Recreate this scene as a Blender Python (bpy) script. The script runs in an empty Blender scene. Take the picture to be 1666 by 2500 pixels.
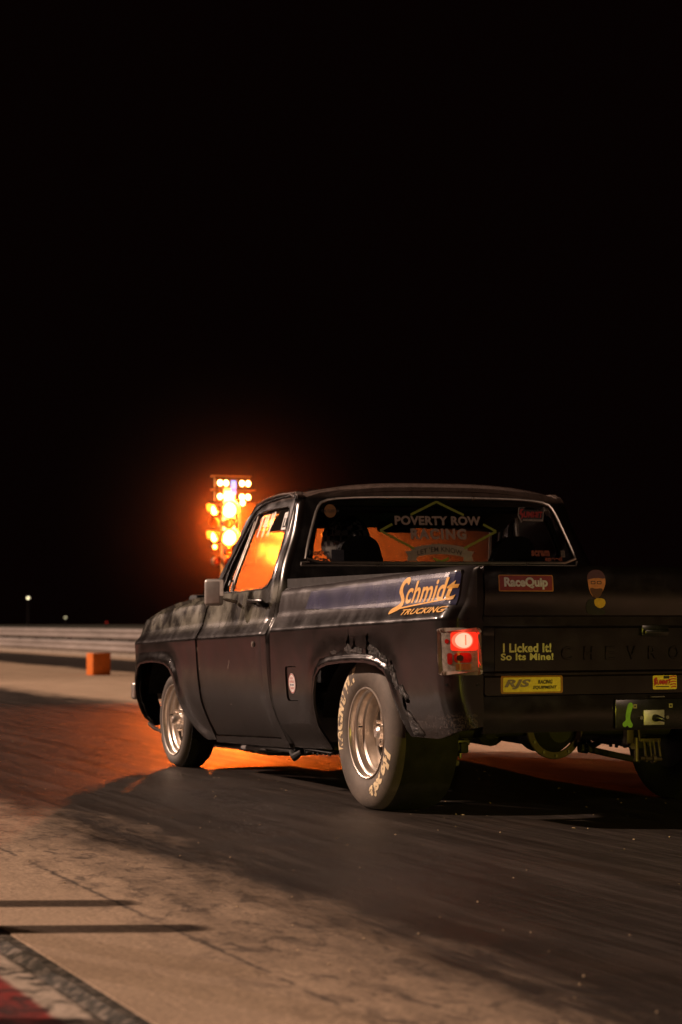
import bpy, bmesh, math, random
from mathutils import Vector, Matrix, noise
random.seed(7)
R = math.radians
sc = bpy.context.scene
COL = sc.collection
PI = math.pi

# ------------------------------------------------------------ camera
cam_d = bpy.data.cameras.new('camera')
cam = bpy.data.objects.new('camera', cam_d); COL.objects.link(cam)
cam.location = (-4.5997, -7.6319, 0.8626)
cam.rotation_euler = (R(90) + 0.05418, 0, -0.38851)
cam_d.sensor_fit = 'VERTICAL'; cam_d.sensor_height = 36.0; cam_d.sensor_width = 24.0
cam_d.lens = 71.17
cam_d.clip_start = 0.05; cam_d.clip_end = 1000
cam_d.dof.use_dof = True
cam_d.dof.focus_distance = 9.0
cam_d.dof.aperture_fstop = 3.4
sc.camera = cam

# ------------------------------------------------------------ world, light, exposure
w = bpy.data.worlds.new('World'); sc.world = w; w.use_nodes = True
wn = w.node_tree; wn.nodes.clear()
wo = wn.nodes.new('ShaderNodeOutputWorld'); wb = wn.nodes.new('ShaderNodeBackground')
wb.inputs[0].default_value = (0.0035, 0.0011, 0.0010, 1); wb.inputs[1].default_value = 0.45
wn.links.new(wb.outputs[0], wo.inputs[0])
sc.view_settings.view_transform = 'Standard'; sc.view_settings.look = 'None'
sc.view_settings.exposure = 0.0; sc.view_settings.gamma = 1.0
sc.cycles.use_denoising = True
sc.cycles.max_bounces = 8; sc.cycles.transparent_max_bounces = 24
sc.cycles.sample_clamp_indirect = 4.0
sc.cycles.volume_step_rate = 2.0

def lamp(name, kind, energy, color, loc=(0, 0, 0), target=None, **kw):
    d = bpy.data.lights.new(name, kind); d.energy = energy; d.color = color
    for k, v in kw.items(): setattr(d, k, v)
    o = bpy.data.objects.new(name, d); COL.objects.link(o); o.location = loc
    if target is not None:
        o.rotation_euler = (Vector(target) - Vector(loc)).to_track_quat('-Z', 'Y').to_euler()
    return o
def sun_dir(az, el):      # az: degrees from +x towards -y that the light travels; el: height of the lamp
    a, e = R(az), R(el)
    return Vector((math.cos(a) * math.cos(e), -math.sin(a) * math.cos(e), -math.sin(e)))
KEY = 3.7
d1 = sun_dir(20, 34)
lamp('key_sun', 'SUN', KEY, (1.0, 0.69, 0.52), (-30, 5, 12), Vector((-30, 5, 12)) + d1, angle=R(1.8))
# the strip's second floodlight, ahead and to the left of the truck
lamp('floodlight', 'SPOT', 18500, (1.0, 0.68, 0.53), (-19, 32.5, 12.6), (0, 0, 0.3), spot_size=R(75), spot_blend=0.5, shadow_soft_size=0.12)
# the yellow flood well behind the camera, dim, catching the tail of the truck
lamp('yellow_flood', 'SPOT', 1500, (1.0, 0.82, 0.07), (-1.6, -13.5, 1.0), (-0.05, 0, 0.14), spot_size=R(10), spot_blend=0.8, shadow_soft_size=0.10)

# dim fill lamp added high behind the camera to lift the roof
lamp('far_fill', 'SPOT', 4200, (1.0, 0.66, 0.48), (6, -34, 13), (0, 0, 1.4), spot_size=R(30), spot_blend=0.7, shadow_soft_size=0.3)

# ------------------------------------------------------------ materials
def newmat(name):
    m = bpy.data.materials.new(name); m.use_nodes = True
    nt = m.node_tree; b = nt.nodes['Principled BSDF']
    return m, nt, b
def N(nt, t, **kw):
    n = nt.nodes.new(t)
    for k, v in kw.items():
        if hasattr(n, k): setattr(n, k, v)
        else: n.inputs[k].default_value = v
    return n
def L(nt, a, b): nt.links.new(a, b)
def ramp(nt, src, stops, interp='LINEAR'):
    n = nt.nodes.new('ShaderNodeValToRGB'); n.color_ramp.interpolation = interp
    e = n.color_ramp.elements
    e[0].position, e[0].color = stops[0][0], (*stops[0][1], 1)
    e[1].position, e[1].color = stops[-1][0], (*stops[-1][1], 1)
    for p, c in stops[1:-1]:
        x = e.new(p); x.color = (*c, 1)
    L(nt, src, n.inputs[0]); return n
def g(v): return (v, v, v)
def coords(nt, scale=(1, 1, 1), rot=(0, 0, 0)):
    tc = nt.nodes.new('ShaderNodeTexCoord'); mp = nt.nodes.new('ShaderNodeMapping')
    mp.inputs['Scale'].default_value = scale; mp.inputs['Rotation'].default_value = rot
    L(nt, tc.outputs['Object'], mp.inputs[0]); return mp.outputs[0]
def noi(nt, vec, scale, detail=5, rough=.6, dist=0):
    n = nt.nodes.new('ShaderNodeTexNoise'); n.inputs['Scale'].default_value = scale
    n.inputs['Detail'].default_value = detail; n.inputs['Roughness'].default_value = rough
    n.inputs['Distortion'].default_value = dist
    L(nt, vec, n.inputs['Vector']); return n.outputs[0]
def mix(nt, fac, a, b):
    n = nt.nodes.new('ShaderNodeMix'); n.data_type = 'RGBA'
    for s, v in ((0, fac), (6, a), (7, b)):
        if isinstance(v, (int, float)): n.inputs[s].default_value = v
        elif isinstance(v, tuple): n.inputs[s].default_value = (*v, 1)
        else: L(nt, v, n.inputs[s])
    return n.outputs[2]
def mth(nt, op, a, b=0.0, c=None, clamp=False):
    n = nt.nodes.new('ShaderNodeMath'); n.operation = op; n.use_clamp = clamp
    for i, v in enumerate((a, b) if c is None else (a, b, c)):
        if isinstance(v, (int, float)): n.inputs[i].default_value = v
        else: L(nt, v, n.inputs[i])
    return n.outputs[0]
def bump(nt, b, h, strength=.3, dist=.01):
    n = nt.nodes.new('ShaderNodeBump'); n.inputs['Strength'].default_value = strength
    n.inputs['Distance'].default_value = dist
    L(nt, h, n.inputs['Height']); L(nt, n.outputs[0], b.inputs['Normal']); return n
def simple(name, col, rough=.5, metal=0.0, var=.25, scale=30, bmp=.05, spec=.5, emit=None, es=0):
    m, nt, b = newmat(name); v = coords(nt)
    n = noi(nt, v, scale)
    lo = tuple(c * (1 - var) for c in col); hi = tuple(min(1, c * (1 + var)) for c in col)
    r = ramp(nt, n, [(.3, lo), (.7, hi)]); L(nt, r.outputs[0], b.inputs['Base Color'])
    rr = ramp(nt, noi(nt, v, scale * .4), [(.3, g(max(.02, rough * .8))), (.7, g(min(1, rough * 1.2)))]); L(nt, rr.outputs[0], b.inputs['Roughness'])
    b.inputs['Metallic'].default_value = metal; b.inputs['Specular IOR Level'].default_value = spec
    if bmp: bump(nt, b, n, bmp, .004)
    if emit: b.inputs['Emission Color'].default_value = (*emit, 1); b.inputs['Emission Strength'].default_value = es
    return m
def band(nt, x, lo, hi, soft):       # 1 between lo and hi, soft edges
    a = nt.nodes.new('ShaderNodeMapRange'); a.interpolation_type = 'SMOOTHSTEP'
    a.inputs[1].default_value = lo - soft; a.inputs[2].default_value = lo + soft; L(nt, x, a.inputs[0])
    c = nt.nodes.new('ShaderNodeMapRange'); c.interpolation_type = 'SMOOTHSTEP'
    c.inputs[1].default_value = hi - soft; c.inputs[2].default_value = hi + soft
    c.inputs[3].default_value = 1; c.inputs[4].default_value = 0; L(nt, x, c.inputs[0])
    return mth(nt, 'MULTIPLY', a.outputs[0], c.outputs[0])

def paint_mat():
    """satin black repaint worn through to pale green primer on the shoulder of fender and door, grey dust low down"""
    m, nt, b = newmat('worn_black_paint'); v = coords(nt)
    sx = nt.nodes.new('ShaderNodeSeparateXYZ'); L(nt, v, sx.inputs[0])
    z = mth(nt, 'MULTIPLY_ADD', sx.outputs[1], .029, sx.outputs[2])
    big = noi(nt, v, 2.2, 6, .6, .4); mid = noi(nt, v, 9, 6, .65); fine = noi(nt, v, 60, 4, .7)
    vs = coords(nt, (1, 1, .12)); streak = noi(nt, vs, 26, 4, .6)
    base = ramp(nt, big, [(.3, (.0042, .0029, .0025)), (.7, (.0095, .0064, .0054))]).outputs[0]
    # primer showing
    zone = mth(nt, 'MULTIPLY', band(nt, z, .925, 1.12, .035), band(nt, sx.outputs[1], 2.1, 6, .05))
    left = nt.nodes.new('ShaderNodeMath'); left.operation = 'LESS_THAN'; L(nt, sx.outputs[0], left.inputs[0]); left.inputs[1].default_value = -.86
    zone = mth(nt, 'MULTIPLY', zone, left.outputs[0])
    pn = ramp(nt, noi(nt, v, 6.0, 3, .5, .3), [(.40, g(.05)), (.66, g(1))]).outputs[0]
    mid2 = mth(nt, 'MULTIPLY_ADD', streak, .15, .55)
    prim = mth(nt, 'MULTIPLY', mth(nt, 'MULTIPLY', zone, pn), mid2, clamp=True)
    c = mix(nt, prim, base, (.27, .26, .195))
    # bed side top: greyer worn film
    z2 = mth(nt, 'MULTIPLY', band(nt, z, .93, 1.10, .02), band(nt, sx.outputs[1], -.5, 2.1, .02))
    z2 = mth(nt, 'MULTIPLY', z2, left.outputs[0])
    c = mix(nt, mth(nt, 'MULTIPLY', z2, .42), c, (.10, .092, .095))
    # scuffs
    sc_ = ramp(nt, noi(nt, v, 95, 2, .5), [(.70, g(0)), (.76, g(1))]).outputs[0]
    scm = mth(nt, 'MULTIPLY', sc_, ramp(nt, mid, [(.52, g(0)), (.62, g(.6))]).outputs[0])
    c = mix(nt, mth(nt, 'MULTIPLY', scm, .25), c, (.20, .17, .14))
    # scraped dust on the low rear corner
    low = mth(nt, 'MULTIPLY', band(nt, z, .36, .475, .03), band(nt, sx.outputs[1], -.2, .42, .05))
    dn = ramp(nt, noi(nt, v, 75, 6, .75), [(.46, g(0)), (.64, g(1))]).outputs[0]
    c = mix(nt, mth(nt, 'MULTIPLY', mth(nt, 'MULTIPLY', low, dn), left.outputs[0]), c, (.085, .062, .052))
    roofz = band(nt, z, 1.588, 3, .015)
    c = mix(nt, mth(nt, 'MULTIPLY', roofz, ramp(nt, streak, [(.3, g(.55)), (.7, g(1))]).outputs[0]), c, (.17, .125, .105))
    L(nt, c, b.inputs['Base Color'])
    r = ramp(nt, mid, [(.3, g(.16)), (.7, g(.27))]).outputs[0]
    L(nt, mix(nt, prim, r, g(.40)), b.inputs['Roughness'])
    b.inputs['Specular IOR Level'].default_value = .72
    h = mth(nt, 'ADD', noi(nt, v, 3.0, 1.0, .4), mth(nt, 'MULTIPLY', fine, .012))
    bump(nt, b, h, .10, .02)
    return m
M = {}
M['paint'] = paint_mat()
M['dark'] = simple('black_underbody', (.012, .011, .010), .7)
M['darkgloss'] = simple('black_gloss_trim', (.01, .01, .01), .25)
M['steel'] = simple('dull_steel', (.22, .20, .18), .45, .8)
M['greypipe'] = simple('grey_painted_pipe', (.30, .28, .27), .5, .2)
M['olive'] = simple('dull_zinc_hardware', (.085, .062, .045), .5, .5)
M['zinc'] = simple('brushed_aluminium_plate', (.55, .54, .5), .42, .6, .15, 80)
M['trim'] = simple('tarnished_chrome_trim', (.62, .57, .52), .32, .9, .12)
M['seal'] = simple('rubber_seal', (.012, .012, .012), .6)
M['interior'] = simple('dark_interior_vinyl', (.035, .03, .028), .7)
M['headliner'] = simple('dark_headliner', (.02, .018, .017), .85)
M['suit'] = simple('black_race_suit', (.012, .012, .014), .8)
M['skin'] = simple('skin', (.45, .27, .19), .5, bmp=.02, var=.08)
M['orange'] = simple('orange_foam', (.85, .20, .02), .75, var=.15, scale=14)
M['concrete'] = simple('concrete', (.32, .27, .22), .8, var=.2, scale=9)
M['white'] = simple('white_shoe_polish', (.85, .84, .82), .6, var=.1)
M['amber_lens'] = simple('amber_lens', (.8, .3, .02), .2)
M['seat'] = simple('black_seat_shell', (.012, .012, .014), .6)
M['mirrorback'] = simple('scuffed_chrome', (.48, .45, .42), .38, .55, .1, 50)
def dec(name, col, rough=.5, var=.18): 
    if name not in M: M[name] = simple(name, col, rough, var=var, scale=55, bmp=0)
    return M[name]

def tyre_mat(name, dust, amt):
    m, nt, b = newmat(name); v = coords(nt)
    n = noi(nt, v, 7, 7, .7, .4); f = noi(nt, v, 90, 3, .6)
    k = ramp(nt, n, [(.34, g(0)), (.66, g(1))]).outputs[0]
    c = mix(nt, mth(nt, 'MULTIPLY_ADD', k, amt * .6, amt * .4), (.028, .025, .023), dust)
    c = mix(nt, mth(nt, 'MULTIPLY', f, .25), c, (.05, .042, .036))
    L(nt, c, b.inputs['Base Color']); b.inputs['Roughness'].default_value = .68
    bump(nt, b, f, .15, .003); return m
M['slick'] = tyre_mat('dusty_slick_rubber', (.155, .122, .095), 1.0)
M['tyre'] = tyre_mat('road_tyre_rubber', (.15, .125, .105), .8)
M['tread'] = simple('scrubbed_tread_rubber', (.0085, .0075, .007), .8, scale=20, bmp=.3, var=.5)
def alu():
    m, nt, b = newmat('polished_aluminium'); v = coords(nt)
    n = noi(nt, v, 16, 6, .65)
    L(nt, ramp(nt, n, [(.3, (.74, .64, .54)), (.7, (.93, .86, .78))]).outputs[0], b.inputs['Base Color'])
    L(nt, ramp(nt, n, [(.3, g(.42)), (.7, g(.30))]).outputs[0], b.inputs['Roughness'])
    b.inputs['Metallic'].default_value = .92; bump(nt, b, noi(nt, v, 120, 3), .08, .002); return m
M['alu'] = alu()

def glass_mat(name, haze, col=(1, 1, 1), ior=1.02, dif=.02, rough=.45, gloss=.06, scale=5, streaks=(1, 1, 1), lo=.35, tint=.86):
    m = bpy.data.materials.new(name); m.use_nodes = True; nt = m.node_tree; nt.nodes.clear()
    o = N(nt, 'ShaderNodeOutputMaterial'); t = N(nt, 'ShaderNodeBsdfTransparent')
    t.inputs[0].default_value = (tint, tint, tint, 1)
    rf = N(nt, 'ShaderNodeBsdfRefraction'); rf.inputs['Color'].default_value = (*col, 1)
    rf.inputs['Roughness'].default_value = rough; rf.inputs['IOR'].default_value = ior
    tl = N(nt, 'ShaderNodeBsdfTranslucent'); tl.inputs[0].default_value = (*col, 1)
    df = N(nt, 'ShaderNodeBsdfDiffuse'); df.inputs[0].default_value = (.35, .3, .26, 1)
    m1 = N(nt, 'ShaderNodeMixShader'); m1.inputs[0].default_value = .06; L(nt, rf.outputs[0], m1.inputs[1]); L(nt, tl.outputs[0], m1.inputs[2])
    m2 = N(nt, 'ShaderNodeMixShader'); m2.inputs[0].default_value = dif; L(nt, m1.outputs[0], m2.inputs[1]); L(nt, df.outputs[0], m2.inputs[2])
    v = coords(nt, streaks); n = noi(nt, v, scale, 7, .65, .5)
    k = ramp(nt, n, [(.3, g(haze * lo)), (.72, g(haze))]).outputs[0]
    m3 = N(nt, 'ShaderNodeMixShader'); L(nt, k, m3.inputs[0]); L(nt, t.outputs[0], m3.inputs[1]); L(nt, m2.outputs[0], m3.inputs[2])
    gl = N(nt, 'ShaderNodeBsdfGlossy'); gl.inputs['Roughness'].default_value = .06
    m4 = N(nt, 'ShaderNodeMixShader'); m4.inputs[0].default_value = gloss; L(nt, m3.outputs[0], m4.inputs[1]); L(nt, gl.outputs[0], m4.inputs[2])
    L(nt, m4.outputs[0], o.inputs[0]); return m
M['windshield'] = glass_mat('dusty_windscreen_glass', .17, rough=.78, lo=.55, scale=4, ior=1.26)
M['sideglass'] = glass_mat('dusty_side_glass', .13, rough=.4, dif=.35, streaks=(1, 3, .5), scale=9)
M['rearglass'] = glass_mat('tinted_rear_glass', .015, rough=.3, gloss=.03, tint=.42)
def emis(name, col, s):
    m = bpy.data.materials.new(name); m.use_nodes = True; nt = m.node_tree; b = nt.nodes['Principled BSDF']
    b.inputs['Base Color'].default_value = (*[c * .5 for c in col], 1)
    b.inputs['Emission Color'].default_value = (*col, 1); b.inputs['Emission Strength'].default_value = s; return m
M['lit_amber'] = emis('lit_amber_lens', (1, .30, .04), 40)
M['lit_stage'] = emis('lit_stage_lens', (1, .45, .12), 30)
M['green_led'] = emis('green_gauge_leds', (.12, 1, .25), 2.2)
M['star'] = emis('distant_lamp_glass', (1, .86, .5), 4.0)
M['star2'] = emis('distant_lamp_glass_dim', (.8, .72, .42), 1.0)
M['starred'] = emis('distant_red_lamp', (.8, .02, .01), .25)
M['bulb'] = emis('lit_tail_bulb', (1, .58, .40), .95)
M['bulb_edge'] = emis('lit_tail_lens_ring', (1, .20, .10), .9)
M['red_glow'] = emis('lit_red_lens', (1, .035, .012), .75)
def redlens():
    m = simple('red_lens', (.45, .012, .008), .2, var=.3); return m
M['redlens'] = redlens()
M['lampclear'] = simple('hazy_clear_lens', (.30, .25, .21), .22, var=.35, scale=70)

def track_mat():
    m, nt, b = newmat('rubbered_concrete_track'); v = coords(nt)
    s = nt.nodes.new('ShaderNodeSeparateXYZ'); L(nt, v, s.inputs[0])
    wob = mth(nt, 'MULTIPLY', mth(nt, 'SUBTRACT', noi(nt, coords(nt, (1, .18, 1)), 1.6, 7, .7, .3), .5), 1.5)
    x = mth(nt, 'ADD', s.outputs[0], wob)
    lane1 = band(nt, x, -2.50, 1.35, .65); lane2 = band(nt, x, 5.2, 8.3, .5)
    rub = mth(nt, 'MAXIMUM', lane1, lane2)
    # streaks of laid rubber
    st1 = noi(nt, coords(nt, (1, .03, 1), (0, 0, R(1.5))), 9, 6, .7)
    st2 = noi(nt, coords(nt, (1, .05, 1), (0, 0, R(-3))), 34, 4, .7)
    mot = noi(nt, v, 1.3, 8, .7, .5); fine = noi(nt, v, 170, 3, .8); grit = noi(nt, v, 55, 6, .75)
    conc = ramp(nt, mot, [(.25, (.40, .280, .180)), (.75, (.66, .480, .325))]).outputs[0]
    conc = mix(nt, ramp(nt, grit, [(.42, g(0)), (.62, g(.55))]).outputs[0], conc, (.13, .095, .07))
    rubc = ramp(nt, st1, [(.28, (.013, .010, .0085)), (.5, (.024, .0185, .015)), (.74, (.050, .038, .030))]).outputs[0]
    rubc = mix(nt, ramp(nt, st2, [(.48, g(0)), (.70, g(.4))]).outputs[0], rubc, (.080, .060, .048))
    rubc = mix(nt, ramp(nt, mot, [(.5, g(0)), (.72, g(.45))]).outputs[0], rubc, (.075, .048, .034))
    # breakup of the lane edge: rubber scabs, dark and ragged
    rag = noi(nt, coords(nt, (1, .35, 1)), 5.5, 8, .75, .8)
    edge = mth(nt, 'ADD', rub, mth(nt, 'MULTIPLY', mth(nt, 'SUBTRACT', rag, .5), .9))
    k = ramp(nt, edge, [(.12, g(0)), (.80, g(1))]).outputs[0]
    c = mix(nt, k, conc, rubc)
    c = mix(nt, ramp(nt, fine, [(.56, g(0)), (.70, g(.5))]).outputs[0], c, (.14, .105, .08))
    c = mix(nt, ramp(nt, fine, [(.30, g(.6)), (.42, g(0))]).outputs[0], c, (.012, .010, .008))
    scab = mth(nt, 'MULTIPLY', band(nt, s.outputs[0], -2.95, -1.9, .16), ramp(nt, noi(nt, coords(nt, (1.3, .75, 1), (0, 0, R(-22))), 9, 9, .74, .9), [(.50, g(0)), (.62, g(.75))]).outputs[0])
    c = mix(nt, scab, c, (.045, .032, .024))
    # saw-cut joints along the lane
    jn = noi(nt, coords(nt, (1, 1, 1)), 10, 5, .7)
    jx = mth(nt, 'ADD', s.outputs[0], mth(nt, 'MULTIPLY', mth(nt, 'SUBTRACT', jn, .5), .06))
    j = mth(nt, 'MULTIPLY', band(nt, jx, -2.865, -2.85, .008), ramp(nt, noi(nt, v, 2.6, 6, .7), [(.42, g(0)), (.52, g(.85))]).outputs[0])
    c = mix(nt, j, c, (.03, .022, .018))
    L(nt, c, b.inputs['Base Color'])
    r0 = ramp(nt, mth(nt, 'ADD', mth(nt, 'MULTIPLY', st1, .6), mth(nt, 'MULTIPLY', st2, .4)), [(.36, g(.33)), (.62, g(.60))]).outputs[0]
    L(nt, mix(nt, k, g(.82), r0), b.inputs['Roughness'])
    h = mth(nt, 'ADD', mth(nt, 'MULTIPLY', fine, .35), mth(nt, 'ADD', mth(nt, 'MULTIPLY', st2, .5), mth(nt, 'MULTIPLY', grit, .5)))
    bump(nt, b, h, .8, .007)
    return m
M['track'] = track_mat()
def edge_mat():
    m, nt, b = newmat('painted_edge_strip'); v = coords(nt)
    s = nt.nodes.new('ShaderNodeSeparateXYZ'); L(nt, v, s.inputs[0])
    n = noi(nt, v, 9, 8, .75, .6); n2 = noi(nt, v, 30, 5, .7)
    wht = ramp(nt, n, [(.40, (.035, .032, .022)), (.50, (.50, .40, .31)), (.75, (.78, .64, .52))]).outputs[0]
    red = ramp(nt, n, [(.40, (.05, .008, .006)), (.6, (.34, .022, .014))]).outputs[0]
    y = mth(nt, 'ADD', s.outputs[1], mth(nt, 'MULTIPLY', mth(nt, 'SUBTRACT', n2, .5), .1))
    xx = mth(nt, 'ADD', s.outputs[0], mth(nt, 'MULTIPLY', mth(nt, 'SUBTRACT', n, .5), .06))
    k = band(nt, xx, -9, -3.455, .012)
    c = mix(nt, k, wht, red)
    rim = band(nt, xx, -3.375, -3.28, .010)
    c = mix(nt, mth(nt, 'MULTIPLY', rim, ramp(nt, n2, [(.35, g(.55)), (.55, g(1))]).outputs[0]), c, (.022, .019, .011))
    L(nt, c, b.inputs['Base Color']); b.inputs['Roughness'].default_value = .75
    bump(nt, b, mth(nt, 'ADD', n, mth(nt, 'MULTIPLY', n2, .4)), .6, .02); return m
M['edge'] = edge_mat()
M['ground'] = simple('dark_grass_verge', (.03, .028, .016), .95, scale=6, bmp=.6)

# ------------------------------------------------------------ mesh helpers
def finish(bm, name, mat, parent=None, smooth=True, angle=32, mats=None):
    me = bpy.data.meshes.new(name); bm.to_mesh(me); bm.free()
    for m in (mats or [mat]): me.materials.append(m)
    if smooth:
        me.polygons.foreach_set('use_smooth', [True] * len(me.polygons))
        me.set_sharp_from_angle(angle=R(angle))
    o = bpy.data.objects.new(name, me); COL.objects.link(o)
    if parent: o.parent = parent
    return o
def tag(o, label=None, cat=None, group=None, kind=None):
    for k, v in (('label', label), ('category', cat), ('group', group), ('kind', kind)):
        if v: o[k] = v
    return o
def thing(name, label, cat, loc=(0, 0, 0), group=None):
    o = bpy.data.objects.new(name, None); COL.objects.link(o); o.location = loc; o.empty_display_size = .1
    return tag(o, label, cat, group)
def box(bm, lo, hi, bev=0.0, seg=2, rot=None, cen=None):
    c = [(a + b) / 2 for a, b in zip(lo, hi)]; s = [b - a for a, b in zip(lo, hi)]
    b2 = bmesh.new(); bmesh.ops.create_cube(b2, size=1)
    bmesh.ops.scale(b2, vec=s, verts=b2.verts)
    if bev: bmesh.ops.bevel(b2, geom=list(b2.edges), offset=min(bev, min(s) * .45), segments=seg, profile=.5, affect='EDGES')
    if rot: bmesh.ops.rotate(b2, cent=(0, 0, 0), matrix=rot, verts=b2.verts)
    bmesh.ops.translate(b2, vec=c, verts=b2.verts)
    me = bpy.data.meshes.new('t'); b2.to_mesh(me); b2.free(); bm.from_mesh(me); bpy.data.meshes.remove(me)
def tube(bm, pts, r, seg=10, closed=False, caps=True):
    pts = [Vector(p) for p in pts]; rings = []; n = len(pts); prev = None
    for i, p in enumerate(pts):
        if closed: t = pts[(i + 1) % n] - pts[i - 1]
        else: t = pts[min(i + 1, n - 1)] - pts[max(i - 1, 0)]
        t.normalize()
        if prev is None:
            a = Vector((0, 0, 1)) if abs(t.z) < .9 else Vector((1, 0, 0)); u = t.cross(a).normalized()
        else: u = (prev - t * prev.dot(t)).normalized()
        prev = u; v = t.cross(u); rr = r[i] if isinstance(r, (list, tuple)) else r
        rings.append([bm.verts.new(p + (u * math.cos(k * 2 * PI / seg) + v * math.sin(k * 2 * PI / seg)) * rr) for k in range(seg)])
    for i in range(n if closed else n - 1):
        a, b = rings[i], rings[(i + 1) % n]
        for k in range(seg): bm.faces.new((a[k], a[(k + 1) % seg], b[(k + 1) % seg], b[k]))
    if caps and not closed: bm.faces.new(rings[0][::-1]); bm.faces.new(rings[-1])
def lathe(bm, prof, cen, seg=72, axis='x', flat=None, closed=True):
    """prof: (r, offset along axis); revolved round the axis through cen"""
    cols = []
    for k in range(seg):
        a = k * 2 * PI / seg; c, s = math.cos(a), math.sin(a); col = []
        for r, d in prof:
            if axis == 'x': p = Vector((cen[0] + d, cen[1] + r * c, cen[2] + r * s))
            elif axis == 'z': p = Vector((cen[0] + r * c, cen[1] + r * s, cen[2] + d))
            else: p = Vector((cen[0] + r * c, cen[1] + d, cen[2] + r * s))
            if flat is not None: p.z = max(p.z, flat)
            col.append(bm.verts.new(p))
        cols.append(col)
    m = len(prof)
    for k in range(seg):
        a, b = cols[k], cols[(k + 1) % seg]
        for i in range(m if closed else m - 1):
            j = (i + 1) % m
            try: bm.faces.new((a[i], a[j], b[j], b[i]))
            except ValueError: pass
    bmesh.ops.remove_doubles(bm, verts=bm.verts, dist=1e-5)
def interp(x, X, Y):
    if x <= X[0]: return Y[0]
    for i in range(1, len(X)):
        if x <= X[i]:
            t = (x - X[i - 1]) / (X[i] - X[i - 1]); return Y[i - 1] + t * (Y[i] - Y[i - 1])
    return Y[-1]
def pchip(X, Y):
    n = len(X); d = [(Y[i + 1] - Y[i]) / (X[i + 1] - X[i]) for i in range(n - 1)]; m = [d[0]] + [0] * (n - 2) + [d[-1]]
    for i in range(1, n - 1):
        m[i] = 0 if d[i - 1] * d[i] <= 0 else 2 * d[i - 1] * d[i] / (d[i - 1] + d[i])
    def f(x):
        if x <= X[0]: return Y[0]
        if x >= X[-1]: return Y[-1]
        i = max(k for k in range(n - 1) if X[k] <= x); h = X[i + 1] - X[i]; t = (x - X[i]) / h
        return Y[i] * (2 * t ** 3 - 3 * t * t + 1) + h * m[i] * (t ** 3 - 2 * t * t + t) + Y[i + 1] * (3 * t * t - 2 * t ** 3) + h * m[i + 1] * (t ** 3 - t * t)
    return f
def creased(X, Y, c):            # smooth either side of the crease at X == c
    i = X.index(c); a = pchip(X[:i + 1], Y[:i + 1]); b = pchip(X[i:], Y[i:])
    return lambda x: a(x) if x <= c else b(x)
def sst(a, b, x):
    t = max(0, min(1, (x - a) / (b - a))); return t * t * (3 - 2 * t)
def flat2d(loops):
    bm = bmesh.new()
    for lp in loops:
        vs = [bm.verts.new((p[0], p[1], 0)) for p in lp]
        for i in range(len(vs)): bm.edges.new((vs[i], vs[(i + 1) % len(vs)]))
    bmesh.ops.triangle_fill(bm, use_beauty=True, edges=list(bm.edges), normal=(0, 0, 1))
    return bm
def cut2d(bm, us=(), vs=()):
    for cs, n in ((us, (1, 0, 0)), (vs, (0, 1, 0))):
        for c in cs:
            co = (c, 0, 0) if n[0] else (0, c, 0)
            bmesh.ops.bisect_plane(bm, geom=list(bm.verts) + list(bm.edges) + list(bm.faces), dist=1e-6, plane_co=co, plane_no=n)
def wrap(bm, fn, thick=0.0):
    """fn(u,v,off) -> 3D; gives the flat mesh its place and thickness"""
    uv = {v: (v.co.x, v.co.y) for v in bm.verts}
    faces = list(bm.faces); bound = [e for e in bm.edges if len(e.link_faces) == 1]
    bl = [(e.verts[0], e.verts[1]) for e in bound]
    if thick:
        back = {}
        for v in list(uv): back[v] = bm.verts.new((0, 0, 0))
        for f in faces: bm.faces.new([back[v] for v in f.verts][::-1])
        for a, b in bl: bm.faces.new((a, b, back[b], back[a]))
        for v, bv in back.items(): bv.co = fn(*uv[v], thick)
    for v, (a, b) in uv.items(): v.co = fn(a, b, 0.0)
    if thick: bmesh.ops.recalc_face_normals(bm, faces=bm.faces)
    return bm
def rng(a, b, s):
    n = max(1, int(round((b - a) / s))); return [a + (b - a) * i / n for i in range(1, n)]
def smooth_loop(pts, it=1):
    for _ in range(it):
        out = []
        for i in range(len(pts)):
            p, q = pts[i], pts[(i + 1) % len(pts)]
            out += [(p[0] * .75 + q[0] * .25, p[1] * .75 + q[1] * .25), (p[0] * .25 + q[0] * .75, p[1] * .25 + q[1] * .75)]
        pts = out
    return pts
def rrect(x0, y0, x1, y1, r, n=5):
    out = []
    for cx, cy, a0 in ((x1 - r, y1 - r, 0), (x0 + r, y1 - r, 90), (x0 + r, y0 + r, 180), (x1 - r, y0 + r, 270)):
        for k in range(n + 1):
            a = R(a0 + 90 * k / n); out.append((cx + r * math.cos(a), cy + r * math.sin(a)))
    return out
def ell(cx, cy, rx, ry, n=32): return [(cx + rx * math.cos(2 * PI * k / n), cy + ry * math.sin(2 * PI * k / n)) for k in range(n)]
def text2d(s, bold=0.0, shear=0.0, space=1.0):
    b0 = text_fill(s, 0, 0, 1); ref = sum(f.calc_area() for f in b0.faces); b0.free()
    for k in (1, .8, .6, .45, .3, .15, 0):
        bm = text_fill(s, bold * k, shear, space + bold * k * 1.6)
        if sum(f.calc_area() for f in bm.faces) > ref * .98: return bm
        bm.free()
    return text_fill(s, 0, shear, space)
def text_fill(s, bold, shear, space):
    cu = bpy.data.curves.new('txt', 'FONT'); cu.body = s; cu.size = 1; cu.offset = bold; cu.shear = shear; cu.space_character = space
    cu.resolution_u = 4; cu.fill_mode = 'FRONT'
    o = bpy.data.objects.new('txt', cu)
    me = o.to_mesh()
    bm = bmesh.new(); bm.from_mesh(me); o.to_mesh_clear()
    bpy.data.objects.remove(o); bpy.data.curves.remove(cu)
    return bm
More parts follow.
